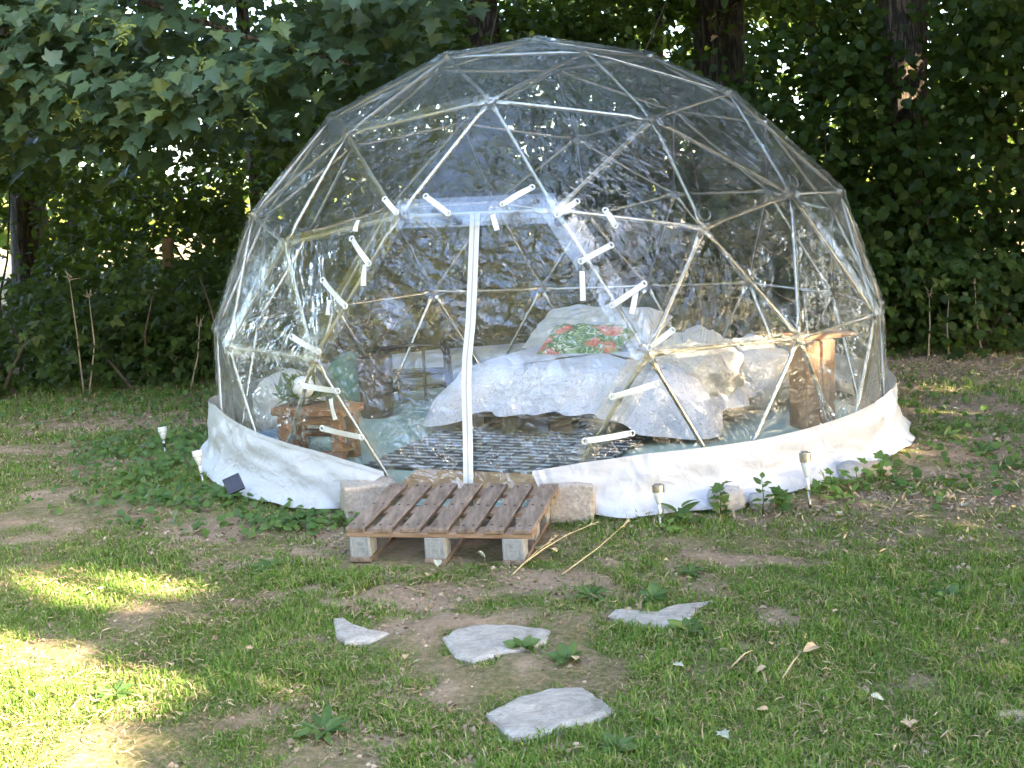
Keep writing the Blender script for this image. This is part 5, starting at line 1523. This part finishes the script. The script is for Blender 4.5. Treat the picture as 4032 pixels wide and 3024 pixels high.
herb('seedling', 'tall lobed seedling in front of the grey rubble lump', (1556, 1112), 9, .058, .15, M_herb1, MAPLE_T)
herb('seedling', 'spindly seedling between the rubble lump and the taller lantern', (1648, 1108), 12, .05, .16, M_herb1, OVAL_T)
herb('seedling', 'low bushy seedling left of the foot of the taller lantern', (1690, 1100), 10, .055, .08, M_herb1, MAPLE_T)
herb('seedling', 'small lobed seedling on the bare soil right of the nearest lantern', (1480, 1130), 7, .055, .05, M_herb1, MAPLE_T)
herb('seedling', 'yellow green two leaf sprout at the foot of the nearest lantern', (1443, 1146), 4, .045, .03, M_lime, OVAL_T)
herb('seedling', 'single tall grassy weed beside the nearest lantern', (1468, 1118), 4, .11, .05, M_herb1, LONG_T, tilt=1.5)
for k, (X, Y, n, s, h, lab) in enumerate([(1795, 1062, 14, .055, .09, 'bright green herb bushing up left of the round grey rock'), (1850, 1058, 14, .055, .10, 'bright green herb in front of the flat orange rock'), (1900, 1040, 12, .05, .11, 'bright green herb against the sunlit corner of the skirt'), (1822, 1085, 10, .05, .05, 'low bright green herb on the bare soil below the rocks'), (1770, 1075, 9, .045, .06, 'small bright green herb right of the taller lantern')]):
    herb('leafy_herb', lab, (X, Y), n, s, h, M_lime, OVAL_T if k % 2 else MAPLE_T, wide=.07)
herb('leafy_herb', 'bright leafy weed in front of the solar panel and the pinkish cobble', (585, 1068), 9, .08, .05, M_lime, OVAL_T, tilt=1.4)
ros = [(2120, 980, .16, 'broad dandelion rosette at the right edge, below the dry bank'), (2040, 945, .13, 'dandelion rosette right of the skirt corner'), (2180, 1010, .14, 'dandelion rosette at the far right edge'), (1275, 1290, .13, 'broad leafed dandelion clump above the whitest flagstone'), (1410, 1290, .09, 'plantain clump beside the jagged flagstone'),
       (585, 1228, .12, 'dandelion clump in the lawn left below the pallet'), (700, 1582, .13, 'dandelion clump in the front lawn left of the nearest flagstone'), (1130, 1400, .08, 'weed clump overlapping the edge of the whitest flagstone'), (1225, 1425, .09, 'leafy weed right below the whitest flagstone'), (1485, 1362, .09, 'leafy weed below the jagged flagstone'),
       (1490, 1240, .10, 'dark green weed patch in the lawn below the nearest lantern'), (735, 1000, .09, 'plantain at the foot of the left skirt'), (250, 1500, .10, 'weed clump in the sunny part of the lawn'), (1335, 1620, .08, 'dandelion at the bottom of the lawn right of the nearest flagstone'), (2050, 1290, .09, 'broad leafed weed in the right lawn')]
for X, Y, s, lab in ros: herb('dandelion', lab, (X, Y), 13, s * .62, .02, M_herb1, LONG_T if s > .09 else OVAL_T, tilt=.55, stem=False)
# creeping ground cover round the left foot of the dome
n = 0; rG = np.random.default_rng(77)
pts_ = []
for cx_, cy_, sx, sy_, k in ((-2.2, -.75, .28, .35, 330), (-1.75, -1.45, .30, .16, 330), (-1.15, -1.95, .26, .08, 230), (-2.5, -.1, .3, .3, 350), (1.9, -1.7, .4, .2, 130), (2.5, -.9, .4, .4, 180), (2.3, .6, .35, .6, 170), (-3.2, 1.6, .9, .4, 420), (-2.3, 1.5, .4, .6, 250)):
    pts_.append(np.stack([rG.normal(cx_, sx, k), rG.normal(cy_, sy_, k)], -1))
P = np.concatenate(pts_); P = P[(np.hypot(P[:, 0], P[:, 1]) > 2.13)]
P = np.concatenate([P, terrain(P[:, 0], P[:, 1])[:, None] + .005 + .045 * rG.random((len(P), 1))], 1)
nrm, tip = leaf_dirs(len(P), rG, 1, -.35, .35, 0)
tag(scatter('ground_cover', HAZEL_T, frames(nrm, tip, .022 + .030 * rG.random(len(P))), P, M_herb), 'low creeping weeds around the foot of the dome', 'weeds', kind='stuff')
# dry litter on the bank and bare soil
n = 5200
P = np.concatenate([np.stack([rG.uniform(1.9, 5, 4200), rG.normal(1.6, .7, 4200)], -1), np.stack([rG.normal(1.7, .6, 1200), rG.normal(-1.9, .35, 1200)], -1), np.stack([rG.uniform(-4, -1.6, 1000), rG.normal(1.0, .8, 1000)], -1)])
P = P[np.hypot(P[:, 0], P[:, 1]) > 2.1]
P = np.concatenate([P, terrain(P[:, 0], P[:, 1])[:, None] + .002 + .02 * rG.random((len(P), 1))], 1)
tpl_l = ([(0, 0, 0), (.10, .5, .05), (0, 1, .15), (-.10, .5, .05)], [(0, 1, 2), (0, 2, 3)])
nrm = rG.normal(0, .5, (len(P), 3)) + np.array([0, 0, 1.]); tip = rG.normal(0, 1, (len(P), 3)) * np.array([1, 1, .4])
tag(scatter('dry_litter', tpl_l, frames(nrm, tip, .02 + .035 * rG.random(len(P))), P, M_dry), 'dry grass and leaf litter on bare soil', 'litter', kind='stuff')

# crumbs of dry soil on the bare places
n = 60000
P = np.stack([rG.uniform(-3.4, 3.6, n), rG.uniform(-4.8, 2.4, n)], -1)
k_ = (cover_at(P[:, 0], P[:, 1]) < .78) & (np.hypot(P[:, 0], P[:, 1]) > 2.12) & (np.abs(P[:, 0]) < .43 * (P[:, 1] + 7.62) + .3)
for pl in STONES.values(): k_ &= ~in_poly(P[:, 0], P[:, 1], pl)
k_ &= ~((P[:, 0] > -.9) & (P[:, 0] < -.02) & (P[:, 1] > -2.62))
P = P[k_]; P = np.concatenate([P, terrain(P[:, 0], P[:, 1])[:, None] - .010 + .006 * rG.random((len(P), 1))], 1)
oct_t = ([(.5, 0, 0), (0, .5, 0), (-.5, 0, 0), (0, -.5, 0), (.1, .05, .4), (0, 0, -.3)], [(0, 1, 4), (1, 2, 4), (2, 3, 4), (3, 0, 4)])
M_crumb = mat_leaf('soil_crumb', [(0, (.16, .11, .07)), (.5, (.32, .235, .165)), (1, (.48, .38, .28))], .02, .9, spec=.1)
nrm = rG.normal(0, .5, (len(P), 3)) + np.array([0, 0, 1.]); tip = rG.normal(0, 1, (len(P), 3))
tag(scatter('soil_crumbs', oct_t, frames(nrm, tip, .006 + .020 * rG.random(len(P)) ** 2.5), P, M_crumb), 'crumbs and small clods of dry soil on the bare patches', 'soil', kind='stuff')

# stalks right of the pallet
def stalk(label, pts, r0=.004):
    q = [gnd(X, Y, dz) for X, Y, dz in pts]; t = thing('straw_stalk', label, 'straw stalk', q[0], 'straw stalks by the pallet')
    MB().tube(q, np.linspace(r0, r0 * .45, len(q)), 6).build('stalk', M_straw, t, True)
    e = q[-1]; d = unit(q[-1] - q[-2]); hd = MB()
    for k in range(9): a = e - d * .012 * k; hd.tube([a, a + d * .03 + rng.normal(0, .007, 3)], [.003, .0008], 4)
    hd.build('ear', M_straw, t)['kind'] = 'stuff'
stalk('long pale straw stalk leaning against the pallet corner', [(1125, 1222, .006), (1175, 1185, .05), (1225, 1155, .04), (1290, 1128, .03)], .0032)
stalk('shorter straw stalk crossing the long one beside the pallet', [(1108, 1240, .006), (1160, 1190, .02), (1200, 1160, .03)], .0026)
stalk('single straw stalk reaching towards the nearest lantern', [(1215, 1240, .006), (1290, 1185, .03), (1358, 1125, .04)], .0028)

# fallen leaves
FL_ = [(1965, 1575, .055, 'd', 'pinkish curled leaf in the front grass, nearest the right corner'), (1880, 1525, .05, 'p', 'pale leaf in the right foreground grass above the pinkish curled leaf'), (1765, 1412, .075, 'd', 'long folded pale leaf or wood chip in the right lawn'), (1655, 1462, .05, 'd', 'dry leaf beside two thin twigs in the right lawn'), (1668, 1408, .04, 'd', 'small tan leaf left of the long folded leaf'),
       (1810, 1338, .035, 'd', 'small pinkish leaf beside a bare sandy spot right of the jagged flagstone'), (1460, 1450, .04, 'p', 'pale curled leaf right of the nearest flagstone'), (2115, 1380, .045, 'd', 'orange tan leaf on the lawn at the right'), (1660, 1548, .04, 'd', 'orange dry leaf in the foreground below the twigs'), (1330, 1320, .04, 'd', 'tan leaf lying at the tip of the jagged flagstone'),
       (1355, 1328, .03, 'd', 'brownish leaf on top of the jagged flagstone'), (945, 1228, .06, 'p', 'silvery crumpled leaf below the middle pallet block'), (1030, 1215, .06, 'p', 'silvery leaf below the right pallet block'), (1168, 1205, .07, 'p', 'grey green curled leaf under the straw stalks'), (1190, 1200, .05, 'd', 'brown leaf next to the curled leaf under the straw'),
       (880, 1430, .035, 'd', 'dry leaf on a bare spot left of the whitest flagstone'), (905, 1448, .03, 'p', 'small bluish white petal in the lawn left of the whitest flagstone'), (925, 1258, .05, 'd', 'buff leaf on the bare soil in front of the pallet'), (1245, 1440, .045, 'd', 'tan leaf between the two large flagstones'), (1815, 1120, .04, 'p', 'pale leaf scrap on the soil below the bright herb'),
       (2055, 1140, .05, 'd', 'dry leaf on the bare soil at the right'), (2085, 1100, .05, 'p', 'crumpled pale leaf on the right soil above the dry one'), (2150, 960, .04, 'd', 'tan leaf among the right dandelions'), (222, 1288, .05, 'd', 'light leaf lying in the sunny upper lawn patch'), (540, 1415, .03, 'd', 'little brown leaf at the edge of the shade on the lawn'),
       (1435, 1225, .035, 'd', 'pinkish leaf on the soil below the nearest lantern'), (2060, 890, .04, 'p', 'white scrap of paper on the soil right of the skirt'), (1560, 1600, .05, 'p', 'pale green leaf in the very front grass')]
rL = np.random.default_rng(9)
def crumple(r):
    tv, tf = oval_tpl(.36, 5, .35, .5, .7) if r.random() < .6 else maple_tpl()
    tv = np.array(tv); tv[:, 2] += r.normal(0, .07, len(tv)) + .25 * tv[:, 0] ** 2
    return tv, tf
for X, Y, s, kd, lab in FL_:
    f = gnd(X, Y); tv, tf = crumple(rL); az = rL.uniform(0, 2 * PI)
    M_ = frames(np.array([[rL.normal(0, .2), -.1 + rL.normal(0, .2), 1.]]), np.array([[math.cos(az), math.sin(az), .03]]), [s * .8])[0]
    v = tv @ M_.T; v[:, 2] *= .55; v[:, 2] += .022 - min(0, v[:, 2].min())
    o = MB().add(v, tf).build('fallen_leaf', M_dry if kd == 'd' else M_pale, None); o.location = f
    tag(o, lab, 'fallen leaf', 'fallen leaves on the ground')
for (a, b, lab) in (((1580, 1440), (1625, 1405), 'thin twig lying in the lawn left of the dry leaf'), ((1690, 1465), (1725, 1415), 'thin bent twig lying in the lawn right of the dry leaf')):
    p, q = gnd(*a, .025), gnd(*b, .03); mid = (p + q) / 2 + np.array([.01, .01, .012])
    o = MB().tube([p, mid, q], [.002, .003, .0015], 6).build('twig', M_paletwig, None, True); tag(o, lab, 'twig')
